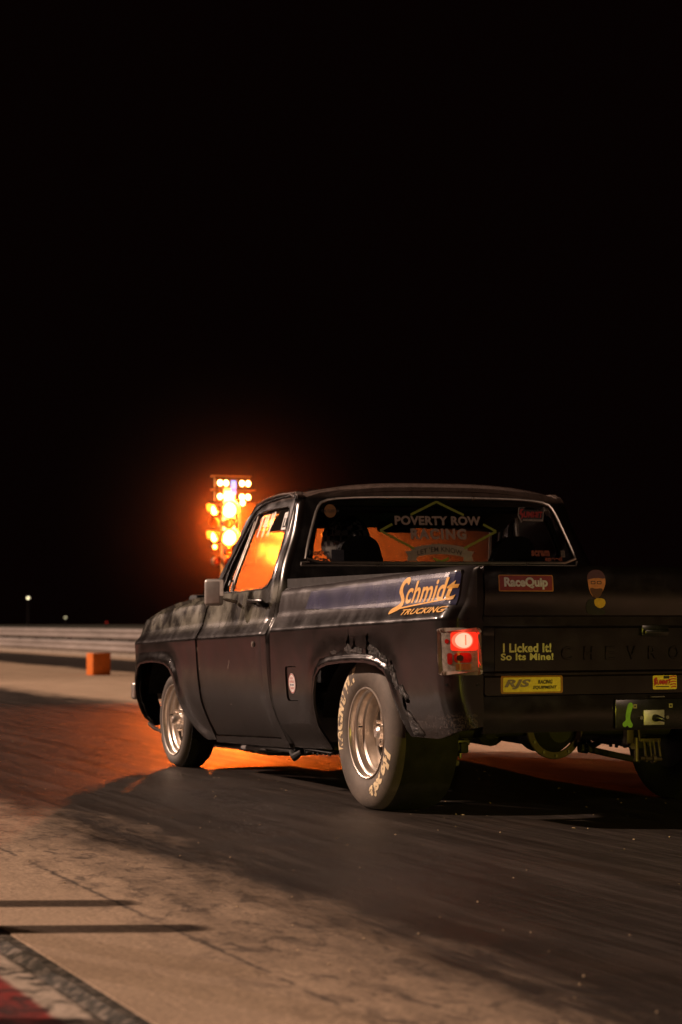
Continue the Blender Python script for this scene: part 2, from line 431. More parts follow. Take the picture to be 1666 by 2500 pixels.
def fit(bm, u0, v0, u1, v1, warp=None):
    xs = [v.co.x for v in bm.verts]; ys = [v.co.y for v in bm.verts]
    a, b, c, d = min(xs), max(xs), min(ys), max(ys)
    for v in bm.verts:
        s, t = (v.co.x - a) / (b - a), (v.co.y - c) / (d - c)
        if warp: s, t = warp(s, t)
        v.co = (u0 + (u1 - u0) * s, v0 + (v1 - v0) * t, 0)
    return bm
def join2d(dst, src):
    me = bpy.data.meshes.new('t'); src.to_mesh(me); src.free(); dst.from_mesh(me); bpy.data.meshes.remove(me)

# ------------------------------------------------------------ the truck: body frame
TILT = .029
def W(x, y, zb):                                   # body frame -> world (nose-down rake, slight twist of the cab)
    k = .002 + .010 * sst(1.9, 2.3, y)
    return Vector((x, y, zb - TILT * y + k * (x + .95)))
CZ = [.20, .329, .411, .533, .694, .80, .846, .856, .864, .874, .922, .932, .946, .958, 1.06, 1.19, 1.394, 1.60, 1.66]
CX = [.84, .898, .941, .984, 1.006, 1.012, 1.0147, 1.015, 1.0138, 1.0095, .9815, .9770, .9715, .9690, .950, .929, .862, .817, .79]
BZ = [.2, .284, .414, .574, .733, .862, .872, .880, .890, .942, .952, .968, .980, 1.055, 1.080, 1.094, 1.10]
BX = [.86, .873, .959, 1.002, 1.012, 1.0157, 1.0160, 1.0148, 1.0105, .9810, .9762, .9705, .9680, .955, .946, .933, .915]
bedx = pchip(BZ, BX); cabx = pchip(CZ, CX)
truck = thing('pickup_truck', 'matte black square-bodied pickup truck with dented bed side, fat rear slicks and sponsor stickers', 'pickup truck')

ARCH_R = [(1.545, .285), (1.545, .334), (1.53, .399), (1.509, .488), (1.480, .564), (1.441, .639), (1.384, .676), (1.290, .694), (1.122, .703), (.964, .705), (.811, .701), (.695, .686), (.611, .659), (.561, .613), (.532, .555), (.507, .487), (.486, .43), (.470, .375)]
ARCH_F = [(4.555, .43), (4.527, .557), (4.464, .654), (4.41, .705), (4.341, .730), (4.208, .739), (4.079, .739), (3.953, .735), (3.85, .724), (3.77, .700), (3.715, .655), (3.69, .60), (3.67, .541), (3.645, .46), (3.60, .40), (3.53, .335), (3.46, .300), (3.40, .288)]
def dpoly(p, poly):
    best = 9
    for i in range(len(poly) - 1):
        ax, ay = poly[i]; bx, by = poly[i + 1]; dx, dy = bx - ax, by - ay
        t = max(0, min(1, ((p[0] - ax) * dx + (p[1] - ay) * dy) / (dx * dx + dy * dy)))
        best = min(best, math.hypot(p[0] - ax - t * dx, p[1] - ay - t * dy))
    return best
def flare(y, zb, poly, a=.010, wd=.040):
    d = dpoly((y, zb), poly)
    return a * (1 - sst(wd * .45, wd, d)) + .005 * (1 - sst(.05, .14, d))
def dent(y, zb, s=1.0):
    return .0022 * s * noise.noise(Vector((y * 2.3, zb * 3.1, 4.2))) + .0008 * s * noise.noise(Vector((y * 9, zb * 9, 1)))
RB = .088
def bed_map(sx):
    Lc = PI * RB / 2
    def fn(v, zb, off):
        P = bedx(zb) + flare(max(v, RB), zb, ARCH_R) + dent(v, zb, 1.3) - off
        rise = .035 * sst(.22, -.1, v) * sst(.60, .38, zb)      # the low rear corner turns up
        r = RB - off
        if v >= RB: p = (P, v)
        elif v >= RB - Lc:
            th = (RB - v) / RB; p = (P - r + r * math.cos(th), RB - r * math.sin(th))
        else: p = (P - r - (RB - Lc - v), RB - r)
        return W(sx * p[0], p[1], zb + (rise if v < .3 else 0))
    return fn
def bed_end(zb, x=.832):       # parameter v of the seam beside the tailgate
    Lc = PI * RB / 2; return RB - Lc - (bedx(zb) - RB - x)
HOLES = [
 [(1.062, .800), (1.043, .835), (1.038, .880), (1.032, .838), (1.020, .800), (1.008, .768), (1.030, .752), (1.055, .766)],
 [(.995, .768), (.978, .788), (.968, .826), (.956, .796), (.930, .772), (.928, .754), (.960, .748), (.985, .752)],
 [(.832, .822), (.812, .838), (.800, .816), (.806, .796), (.785, .792), (.776, .760), (.790, .740), (.815, .738), (.828, .764), (.822, .795)],
 [(.905, .752), (.893, .768), (.882, .752), (.892, .742)],
 [(.560, .706), (.540, .712), (.528, .692), (.545, .684)],
 [(.522, .655), (.508, .668), (.500, .640), (.488, .604), (.500, .600), (.514, .622)],
 [(.455, .585), (.440, .595), (.405, .545), (.380, .535), (.395, .520), (.425, .53), (.43, .49), (.445, .465), (.455, .52)]]
def jag(poly, a=.006, s=0):
    out = []
    for i in range(len(poly)):
        p, q = poly[i], poly[(i + 1) % len(poly)]
        for k in range(3):
            t = k / 3; x, y = p[0] + (q[0] - p[0]) * t, p[1] + (q[1] - p[1]) * t
            out.append((x + a * .7 * noise.noise(Vector((x * 90, y * 90, s))), y + a * noise.noise(Vector((x * 90, y * 90, s + 7)))))
    return out
def bed_side(sx):
    low = [(.470, .375), (.34, .372), (.25, .370), (.13, .378), (.02, .385), (bed_end(.39), .39)]
    seam = [(bed_end(z), z) for z in (.45, .52, .60, .70, .80, .86, .90, .95, 1.0, 1.05, 1.08)]
    top = [(bed_end(1.10) + .004, 1.095), (-.02, 1.10), (.3, 1.10), (1.0, 1.10), (1.98, 1.100), (2.055, 1.096), (2.085, 1.070)]
    front = [(2.085, .98), (2.088, .88), (2.088, .60), (2.085, .40), (2.08, .284)]
    out = low + seam + top + front + [(1.98, .282), (1.70, .284)] + ARCH_R
    loops = [out[:-1]]
    fd = rrect(1.725, .522, 1.882, .694, .018)
    if sx < 0: loops += [jag(h, s=i) for i, h in enumerate(HOLES)] + [fd]
    bm = flat2d(loops)
    cut2d(bm, [x for x in rng(-.2, 2.1, .035)] + [RB - PI * RB / 2 * k / 6 for k in range(7)] + rng(.4, .62, .015) + rng(1.38, 1.58, .02),
          sorted(set(BZ[2:-1] + [.867, .876, .885, .896, .947, .960, .974, 1.068, 1.087, 1.097] + rng(.28, .89, .03) + rng(.66, .74, .01))))
    wrap(bm, bed_map(sx), .012)
    o = finish(bm, 'bed_side', M['paint'], truck, angle=28)
    return o
bs = bed_side(-1); bed_side(1)
bs['label'] = 'dented black bed side with rust holes above the wheel arch'
# fuel door
bm = flat2d([rrect(1.729, .526, 1.878, .690, .016)]); cut2d(bm, rng(1.73, 1.878, .03), rng(.53, .69, .03))
fm = bed_map(-1)
wrap(bm, lambda u, v, o: fm(u, v, .006 + o), .008); finish(bm, 'fuel_door', M['paint'], truck)
bm = bmesh.new(); box(bm, W(-.968, 1.722, .515), W(-.92, 1.888, .70)); finish(bm, 'fuel_door_recess', M['dark'], truck, False)

# decal helpers -------------------------------------------------------------
def side_text(s, y0, z0, y1, z1, off, mat, name, bold=0., shear=0., warp=None, space=1.0, fn=None, cuts=BZ):
    bm = fit(text2d(s, bold, shear, space), 0, z0, y0 - y1, z1, warp)
    for v in bm.verts: v.co.x = y0 - v.co.x
    return side_patch(bm, off, mat, name, fn, cuts)
def side_patch(bm, off, mat, name, fn=None, cuts=BZ):
    f = fn or fm
    cut2d(bm, rng(-.1, 2.1, .035) if fn is None else [], list(cuts) + rng(.5, 1.09, .012))
    wrap(bm, lambda u, v, o: f(u, v, -off))
    return finish(bm, name, mat, truck, False)
def tri_mesh(loops): return flat2d(loops)

# blue vinyl and the lettering on the bed side
def vinyl():
    m, nt, b = newmat('worn_blue_vinyl'); v = coords(nt)
    n = noi(nt, v, 6, 7, .7, .4); st = noi(nt, coords(nt, (1, 1, .15)), 30, 5, .7)
    c = ramp(nt, n, [(.35, (.020, .021, .052)), (.6, (.036, .037, .086)), (.8, (.08, .078, .115))]).outputs[0]
    c = mix(nt, ramp(nt, st, [(.60, g(0)), (.80, g(.35))]).outputs[0], c, (.12, .11, .13))
    L(nt, c, b.inputs['Base Color']); b.inputs['Roughness'].default_value = .27; b.inputs['Specular IOR Level'].default_value = .35
    L(nt, ramp(nt, mth(nt, 'ADD', n, mth(nt, 'MULTIPLY', mth(nt, 'SUBTRACT', st, .5), .5)), [(.22, g(.3)), (.32, g(1))]).outputs[0], b.inputs['Alpha'])
    return m
M['vinyl'] = vinyl()
bm = flat2d([[(1.70, .975), (1.66, 1.06), (.5, 1.074), (.012, 1.074), (.008, .935), (.6, .945), (1.2, .958)]]); side_patch(bm, .0028, M['vinyl'], 'blue_sticker')
yel = dec('faded_orange_lettering', (.72, .36, .05))
def arcwarp(s, t): return s, t
# big script S, then the word, then TRUCKING
S = [(.455, 1.060), (.470, 1.072), (.500, 1.072), (.535, 1.058), (.560, 1.030), (.563, 1.008), (.545, .992), (.528, .975), (.528, .962), (.55, .950), (.60, .938), (.612, .925), (.606, .912), (.585, .915), (.555, .922), (.515, .930), (.496, .945), (.490, .965), (.500, .985), (.520, 1.004), (.528, 1.020), (.520, 1.036), (.502, 1.048), (.485, 1.047), (.476, 1.036), (.462, 1.040)]
bm = flat2d([smooth_loop(S, 1)]); side_patch(bm, .0045, yel, 'lettering')
side_text('chmidt', .483, .955, .012, 1.052, .0045, yel, 'lettering', bold=.02, shear=.28)
bm = flat2d([[(.60, .928), (.30, .945), (.06, .957), (.06, .962), (.30, .952), (.60, .936)]]); side_patch(bm, .005, yel, 'lettering')
side_text('TRUCKING', .465, .905, .035, .930, .0045, yel, 'lettering', bold=.025, shear=.35)
# round badge on the fuel door
wh = dec('white_sticker', (.75, .72, .70)); rd = dec('red_sticker', (.50, .03, .025)); bl = dec('navy_sticker', (.02, .03, .12)); yw = dec('yellow_sticker', (.78, .62, .05)); og = dec('orange_sticker', (.55, .22, .03)); bk = dec('black_sticker', (.012, .012, .012)); gr = dec('green_sticker', (.22, .50, .05)); rbrd = dec('dark_red_sticker', (.30, .018, .015))
bm = flat2d([ell(1.802, .609, .047, .050)]); o = wrap(bm, lambda u, v, o: fm(u, v, .0035)); finish(bm, 'round_sticker', wh, truck, False)
fb = lambda u, v, o: fm(u, v, .0022)
def fuel(bm, mat): wrap(bm, fb); finish(bm, 'sticker_print', mat, truck, False)
def ring(cx, cy, a, b, w): return [ell(cx, cy, a, b), ell(cx, cy, a - w, b - w)]
fuel(flat2d(ring(1.802, .609, .045, .048, .003)), rd)
fuel(flat2d([rrect(1.780, .598, 1.797, .606, .001, 1)]), bl); fuel(flat2d([rrect(1.808, .598, 1.825, .606, .001, 1)]), bl)
b2 = fit(text2d('RACING', .02), -1.829, .612, -1.775, .624)
for v in b2.verts: v.co.x *= -1
fuel(b2, rd)
b2 = fit(text2d('DIVISION', .02), -1.824, .580, -1.780, .591)
for v in b2.verts: v.co.x *= -1
fuel(b2, rd)
b2 = fit(text2d('NATIONAL', .02), -1.820, .630, -1.784, .640)
for v in b2.verts: v.co.x *= -1
fuel(b2, rd)

# crumbling edge above and behind the arch
def rustmat():
    m, nt, b = newmat('flaking_filler_and_rust'); v = coords(nt)
    n = noi(nt, v, 55, 7, .75, .3)
    L(nt, ramp(nt, n, [(.40, (.006, .005, .0045)), (.58, (.028, .021, .017)), (.74, (.16, .12, .10))]).outputs[0], b.inputs['Base Color'])
    b.inputs['Roughness'].default_value = .28; bump(nt, b, noi(nt, v, 130, 5, .7), 1.0, .012); return m
M['rust'] = rustmat()
def rust(poly, amp, sd):
    bm = flat2d([jag(poly, .012, sd)]); us = [p[0] for p in poly]; vs = [p[1] for p in poly]
    cut2d(bm, rng(min(us), max(us), .006), rng(min(vs), max(vs), .006))
    edge = {v for v in bm.verts if v.is_boundary}
    ev = {(round(v.co.x, 5), round(v.co.y, 5)) for v in edge}
    def f(u, v, o):
        k = 0 if (round(u, 5), round(v, 5)) in ev else 1
        hgt = .002 + k * amp * max(0, noise.noise(Vector((u * 95, v * 95, sd))) + .25)
        return fm(u, v, -hgt)
    wrap(bm, f); finish(bm, 'rust_patch', M['rust'], truck, angle=50)
rust([(.79, .762), (.775, .785), (.72, .770), (.66, .745), (.60, .73), (.575, .70), (.60, .698), (.66, .715), (.72, .726), (.775, .738)], .010, 1)
rust([(.565, .690), (.53, .695), (.50, .655), (.475, .60), (.472, .575), (.50, .58), (.525, .62), (.545, .65)], .010, 2)
rust([(.47, .60), (.44, .60), (.41, .565), (.39, .55), (.41, .535), (.44, .55), (.465, .57)], .008, 3)
rust([(.44, .50), (.415, .49), (.36, .43), (.33, .395), (.34, .382), (.44, .382)], .007, 4)
rust([(1.075, .765), (1.04, .79), (.98, .765), (.90, .775), (.86, .760), (.87, .745), (.95, .742), (1.05, .748)], .006, 5)
rust([(1.25, .755), (1.21, .765), (1.17, .752), (1.20, .742)], .003, 6)

# tailgate --------------------------------------------------------------------
def tg_y(x, zb):
    y = 0.0
    y += -.012 * math.sin(PI * max(0, min(1, (zb - .888) / .20))) if zb > .888 else 0      # crowned top band
    if .845 < zb <= .888: y = .006
    pan = sst(.845, .835, zb) * sst(.645, .655, zb)
    y += .016 * pan * sst(.775, .765, abs(x)) + (.006 * pan)
    y += -.005 * sst(.636, .628, zb)
    y += .0015 * noise.noise(Vector((x * 3, zb * 5, 2)))
    return y
bm = flat2d([rrect(-.826, .553, .826, 1.10, .012, 3)])
cut2d(bm, rng(-.83, .83, .06) + [-.776, -.764, .764, .776], [.56, .628, .636, .645, .648, .652, .655, .70, .76, .80, .835, .838, .842, .845, .848, .884, .889] + rng(.895, 1.09, .02))
def tgm(u, v, o): return W(u, .006 + tg_y(u, v) + o + (.010 * sst(1.085, 1.10, v)), v)
wrap(bm, tgm, .035); finish(bm, 'tailgate', M['paint'], truck, angle=30)
def tail_sheet(bm, off, mat, name, cuts=True):
    if cuts: cut2d(bm, [], [.628, .636, .645, .655, .835, .845, .889] + rng(.895, 1.09, .03))
    wrap(bm, lambda u, v, o: tgm(u, v, -off)); return finish(bm, name, mat, truck, False)
def tail_text(s, x0, z0, x1, z1, off, mat, name='lettering', bold=0., shear=0., warp=None, space=1.):
    return tail_sheet(fit(text2d(s, bold, shear, space), x0, z0, x1, z1, warp), off, mat, name)
# pressed letters
for i, ch in enumerate('CHEVROLET'):
    cx = -.424 + i * .106; wd = {'C': .050, 'O': .050, 'V': .048, 'L': .036}.get(ch, .044)
    if ch == 'V': wd = .044
    b2 = fit(text2d(ch, .012), cx - wd / 2, .700, cx + wd / 2, .757)
    wrap(b2, lambda u, v, o: W(u, .006 + tg_y(u, v) - .007 + o, v), .010)
    bmesh.ops.bevel(b2, geom=[e for e in b2.edges if e.calc_face_angle(0) > 1.2], offset=.0016, segments=1, affect='EDGES')
    finish(b2, 'pressed_letter', M['paint'], truck, angle=40)
# handle
bm = bmesh.new(); box(bm, W(-.062, .010, .800), W(.072, .022, .848), .004); box(bm, W(-.055, -.006, .806), W(.065, .006, .828), .005)
finish(bm, 'tailgate_handle', M['darkgloss'], truck)
# stickers on the tailgate
def plate(x0, z0, x1, z1, r, mat, off, name='sticker'): return tail_sheet(flat2d([rrect(x0, z0, x1, z1, r)]), off, mat, name)
o = plate(-.762, .990, -.504, 1.060, .006, og, .002); o['label'] = 'red sticker with white lettering and a thin orange edge'
plate(-.757, .994, -.509, 1.056, .004, rbrd, .0028, 'sticker_field')
tail_text('RaceQuip', -.738, .998, -.532, 1.050, .0055, wh, bold=.045, space=.92)
o = tail_text('I Licked It!', -.728, .733, -.498, .772, .003, dec('pale_yellow_lettering', (.55, .52, .22)), bold=.035, warp=lambda s, t: (s, t + .25 * s * 0))
tail_text('So Its Mine!', -.738, .700, -.488, .730, .003, M['pale_yellow_lettering'], bold=.035)
o = plate(-.752, .560, -.458, .635, .008, dec('brown_orange_border', (.33, .15, .015)), .002); o['label'] = 'yellow sticker with grey and black lettering in an orange border'
plate(-.741, .567, -.469, .628, .006, yw, .0028, 'sticker_field')
gy = dec('grey_print', (.22, .17, .13))
tail_text('RJS', -.736, .578, -.612, .620, .0055, gy, bold=.05, shear=.3)
tail_text('RACING', -.578, .600, -.508, .617, .0055, bk, bold=.03, shear=.25)
tail_text('EQUIPMENT', -.602, .576, -.488, .592, .0055, bk, bold=.03, shear=.25)
o = plate(-.016, .568, .104, .628, .006, yw, .002); o['label'] = 'small yellow sticker with red lettering beside stripes'
tail_text('SUMMIT', -.008, .588, .072, .610, .0055, rd, bold=.04, shear=.2)
bm = flat2d([[(-.010, .582), (-.012, .612), (.000, .622), (.006, .614), (-.002, .606), (.004, .596), (-.004, .588)]]); tail_sheet(bm, .0036, rd, 'lettering')
plate(.037, .614, .066, .626, .001, bk, .0032, 'sticker_print')
plate(-.002, .578, .064, .582, .0005, bk, .0032, 'sticker_print')
for k in range(5):
    z = .574 + k * .011
    tail_sheet(flat2d([[(.074 - .004 * k, z), (.088, z + .004), (.101, z + .002), (.101, z + .007), (.088, z + .009), (.074 - .004 * k, z + .005)]]), .0030, rd, 'sticker_print')
# portrait sticker: bearded man in a cap
def tp(pts, mat, off, sm=1): tail_sheet(flat2d([smooth_loop(pts, sm)]), off, mat, 'portrait_sticker')
tp([(-.338, 1.045), (-.332, 1.070), (-.305, 1.084), (-.270, 1.082), (-.252, 1.062), (-.248, 1.030), (-.262, .995), (-.285, .965), (-.310, .965), (-.330, .990)], dec('print_brown', (.62, .23, .085)), .002)
tp([(-.340, 1.040), (-.335, 1.068), (-.305, 1.086), (-.268, 1.083), (-.250, 1.060), (-.250, 1.045), (-.295, 1.050), (-.335, 1.042)], dec('print_cap', (.10, .030, .045)), .0026)
tp([(-.330, 1.000), (-.320, 1.008), (-.300, 1.002), (-.272, 1.006), (-.262, .998), (-.282, .962), (-.308, .962)], dec('print_beard', (.10, .030, .016)), .0026)
tail_sheet(flat2d([rrect(-.322, 1.022, -.300, 1.036, .003), ]), .0032, bk, 'portrait_sticker')
tail_sheet(flat2d([rrect(-.292, 1.022, -.270, 1.036, .003)]), .0032, bk, 'portrait_sticker')
tail_sheet(flat2d([rrect(-.319, 1.025, -.303, 1.033, .002), ]), .0036, M['print_brown'], 'portrait_sticker')
tail_sheet(flat2d([rrect(-.289, 1.025, -.273, 1.033, .002)]), .0036, M['print_brown'], 'portrait_sticker')
tp([(-.305, .962), (-.260, .962), (-.248, .945), (-.255, .925), (-.280, .918), (-.305, .935)], dec('print_mustard', (.62, .38, .03)), .0024)
tp([(-.338, .955), (-.305, .960), (-.300, .925), (-.262, .915), (-.246, .905), (-.250, .890), (-.330, .890), (-.345, .92)], dec('print_black_jacket', (.006, .006, .009)), .0020)

# roll pan, plate, hitch pieces ------------------------------------------------
def pan_y(x, zb): return .014 - .006 * math.sin(PI * (zb - .395) / .155) + .002 * noise.noise(Vector((x * 4, zb * 7, 9)))
bm = flat2d([[(-.829, .395), (.829, .395), (.829, .549), (-.829, .549)]]); cut2d(bm, rng(-.83, .83, .05), rng(.395, .549, .02))
wrap(bm, lambda u, v, o: W(u, pan_y(u, v) + o, v), .012); finish(bm, 'rear_panel', M['paint'], truck)
bm = bmesh.new(); box(bm, W(-.205, -.004, .402), W(.22, .004, .527), .004); finish(bm, 'plate_panel', M['darkgloss'], truck)
bm = bmesh.new(); box(bm, W(-.069, -.012, .415), W(.034, -.005, .480), .002)
pl = finish(bm, 'plate_bracket', M['zinc'], truck); pl['label'] = 'bare aluminium square plate with a black hitch pin'
bm = bmesh.new()
tube(bm, [W(-.012, -.012, .445), W(-.012, -.03, .445), W(.0, -.04, .442), W(.02, -.045, .432)], [.017, .015, .010, .006], 12)
finish(bm, 'hitch_pin', M['darkgloss'], pl)
for x in (-.082, .047):
    bm = bmesh.new(); tube(bm, [W(x, .0, .447), W(x, -.016, .447)], .008, 10); finish(bm, 'bolt', M['steel'], truck)
for x in (-.108, .070):
    bm = flat2d([rrect(x - .009, .488, x + .009, .506, .001, 1), rrect(x - .004, .493, x + .004, .501, .001, 1)])
    wrap(bm, lambda u, v, o: W(u, -.0052 + o * 0, v)); finish(bm, 'square_sticker', dec('tan_sticker', (.35, .32, .14)), truck, False)
bm = bmesh.new(); tube(bm, [W(-.03, -.002, .540), W(-.03, -.012, .536), W(.035, -.012, .536), W(.035, -.002, .540)], .003, 6); finish(bm, 'light_bracket', M['steel'], truck)
gp = [(-.142, .512), (-.122, .514), (-.117, .497), (-.128, .475), (-.134, .445), (-.128, .430), (-.119, .420), (-.124, .405), (-.140, .407), (-.146, .416), (-.160, .407), (-.172, .416), (-.168, .430), (-.154, .436), (-.156, .455), (-.150, .485)]
bm = flat2d([smooth_loop(gp, 2)]); wrap(bm, lambda u, v, o: W(u, -.0055, v))
o = finish(bm, 'green_sticker', gr, truck, False); o['label'] = 'curved green sticker beside the bare plate'

# tail lamps ---------------------------------------------------------------------
def tail_lamp(sx):
    f = bed_map(sx)
    x0 = bed_end(.75, .842); x1 = .062
    lp = lambda d, r=.022: rrect(x0 + d, .640 + d, x1 - d, .838 - d, r)
    bm = flat2d([lp(0), lp(.017, .014)]); cut2d(bm, [RB - PI * RB / 2 * k / 8 for k in range(9)] + rng(x0, x1, .02), rng(.64, .84, .03))
    def ff(u, v, o):
        e = min(u - x0, x1 - u, v - .640, .838 - v); h = .004 + .012 * math.sin(min(1, max(0, e / .017)) * PI)
        return f(u, v, -h + o)
    wrap(bm, ff, .014)
    lampo = finish(bm, 'tail_lamp', dec('dull_bronze_bezel', (.26, .20, .16), .3), truck)
    lampo['label'] = 'lit red tail lamp with dull metal bezel' if sx < 0 else 'tail lamp on the far corner'
    cu = [RB - PI * RB / 2 * k / 8 for k in range(9)] + rng(x0, x1, .012)
    def patch(loops, off, mat, name, amp=0):
        b = flat2d(loops); cut2d(b, cu, rng(.64, .84, .01)); wrap(b, lambda u, v, o: f(u, v, -off - amp * math.sin(u * 500) * .5), 0); finish(b, name, mat, lampo, angle=60)
    patch([lp(.016, .014)], .004, M['lampclear'], 'lens')
    cx = bed_end(.785, .926)
    patch([rrect(x0 + .019, .742, cx + .053, .820, .01)], .0052, M['red_glow'] if sx < 0 else M['redlens'], 'red_lens')
    if sx < 0:
        patch([ell(cx + .002, .785, .046, .036, 40)], .0062, M['bulb_edge'], 'lit_bulb_lens')
        patch([ell(cx - .002, .785, .037, .031, 34)], .0068, M['bulb'], 'lit_bulb_lens')
        patch([rrect(cx - .012, .765, cx - .006, .808, .002)], .0074, M['bulb_edge'], 'lit_bulb_lens')
    patch([rrect(x0 + .008, .672, x0 + .019, .822, .004)], .006, M['red_glow'] if sx < 0 else M['redlens'], 'red_lens')
    patch([rrect(cx - .035, .692, cx + .040, .733, .014)], .0056, M['redlens'], 'red_lens')
    patch([ell(cx + .016, .712, .014, .013, 18)], .0066, M['dark'], 'socket')
    patch([rrect(cx + .047, .685, cx + .068, .733, .009)], .0056, M['redlens'], 'red_lens')
    patch([ell(cx + .068, .782, .009, .010, 18)], .0058, M['redlens'], 'bulb')
    patch([rrect(cx - .032, .662, cx + .036, .688, .003)], .0054, dec('dull_amber_lens', (.34, .15, .05), .25), 'amber_lens', .002)
    for (u, v) in ((x0 + .012, .656), (x0 + .012, .822)):
        bm = bmesh.new(); p = f(u, v, -.012); q = f(u, v, -.020); tube(bm, [p, q], .006, 10); finish(bm, 'screw', M['trim'], lampo)
    if sx < 0:
        p = f(cx, .785, -.035); l = lamp('tail_light_glow', 'POINT', .28, (1, .06, .03), p, shadow_soft_size=.02); l.parent = lampo
    return lampo
tail_lamp(-1); tail_lamp(1)
for (u, v) in ((bed_end(.88, .90), .872), (bed_end(.6, .86), .598), (.03, .60)):
    bm = bmesh.new(); tube(bm, [fm(u, v, .002), fm(u, v, -.004)], .006, 8); finish(bm, 'screw', M['darkgloss'], truck)

# bed interior, cab -----------------------------------------------------------
bm = bmesh.new()
box(bm, W(-.80, .04, .60), W(.80, 2.07, .63))
for s in (-1, 1):
    box(bm, W(min(s * .80, s * .84), .04, .56), W(max(s * .80, s * .84), 2.07, 1.085)); box(bm, W(min(s * .80, s * .925), .02, 1.082), W(max(s * .80, s * .925), 2.07, 1.096), .004)
box(bm, W(-.84, 2.03, .56), W(.84, 2.07, 1.085))
finish(bm, 'cargo_bed', M['dark'], truck, False)
# wheelhouses: half-round tubs so that the arches read as dark hollows
for name_y, cz, rad, xs, ya in (('r', .36, .47, (.50, .93), .999), ('f', .38, .46, (.50, .92), 4.06)):
    for s in (-1, 1):
        bm = bmesh.new(); K = 22; A, B = [], []
        for k in range(K + 1):
            a = .10 + (PI - .20) * k / K; y = ya + rad * math.cos(a) * (1.22 if rad > .465 else 1.0); z = cz + rad * math.sin(a) * .80
            A.append(bm.verts.new((s * xs[0], y, z))); B.append(bm.verts.new((s * xs[1], y, z)))
        for k in range(K): bm.faces.new((A[k], A[k + 1], B[k + 1], B[k]))
        bm.faces.new(A)
        finish(bm, 'wheel_well', M['dark'], truck)

def lean(zb): return max(0.0, zb - 1.1)
def G(x, y, zb):                                  # greenhouse frame: leans in and forward above the belt line
    return W(x * (1 - .088 * lean(zb)), y + .16 * lean(zb), zb)
def cab_side_x(zb): return cabx(zb) - .07 * lean(zb)
def cab_map(sx):
    def fn(y, zb, off): return W(sx * (cab_side_x(zb) + dent(y, zb) - off), y + .16 * lean(zb), zb)
    return fn
DOOR = [(3.30, .318), (3.302, .55), (3.302, .86), (3.300, .93), (3.285, 1.03), (3.20, 1.085), (3.125, 1.115), (3.075, 1.19), (3.03, 1.301), (2.943, 1.444), (2.88, 1.515), (2.824, 1.557), (2.74, 1.585), (2.669, 1.596), (2.478, 1.605), (2.267, 1.603), (2.222, 1.592), (2.214, 1.575), (2.224, 1.394), (2.234, 1.189), (2.236, 1.0), (2.236, .86), (2.236, .55), (2.236, .326)]
WIN = [(3.045, 1.130), (3.0, 1.247), (2.950, 1.384), (2.862, 1.486), (2.785, 1.532), (2.693, 1.546), (2.45, 1.547), (2.320, 1.543), (2.290, 1.527), (2.283, 1.40), (2.270, 1.30), (2.262, 1.19), (2.285, 1.145), (2.325, 1.118), (2.395, 1.105), (2.885, 1.107), (3.03, 1.112)]
def grow(poly, d):
    cx = sum(p[0] for p in poly) / len(poly); cy = sum(p[1] for p in poly) / len(poly); out = []
    n = len(poly)
    for i in range(n):
        a, b, c = poly[i - 1], poly[i], poly[(i + 1) % n]
        e1 = Vector((b[0] - a[0], b[1] - a[1])).normalized(); e2 = Vector((c[0] - b[0], c[1] - b[1])).normalized()
        nn = Vector((e1.y + e2.y, -e1.x - e2.x)).normalized(); m = Vector((b[0] - cx, b[1] - cy))
        out.append((nn, b))
    area = sum(poly[i][0] * poly[(i + 1) % n][1] - poly[(i + 1) % n][0] * poly[i][1] for i in range(n))
    s = 1 if area > 0 else -1
    return [(b[0] + nn.x * d * s, b[1] + nn.y * d * s) for nn, b in out]
def yback(zb): return 2.115 + max(0, zb - 1.1) * .28
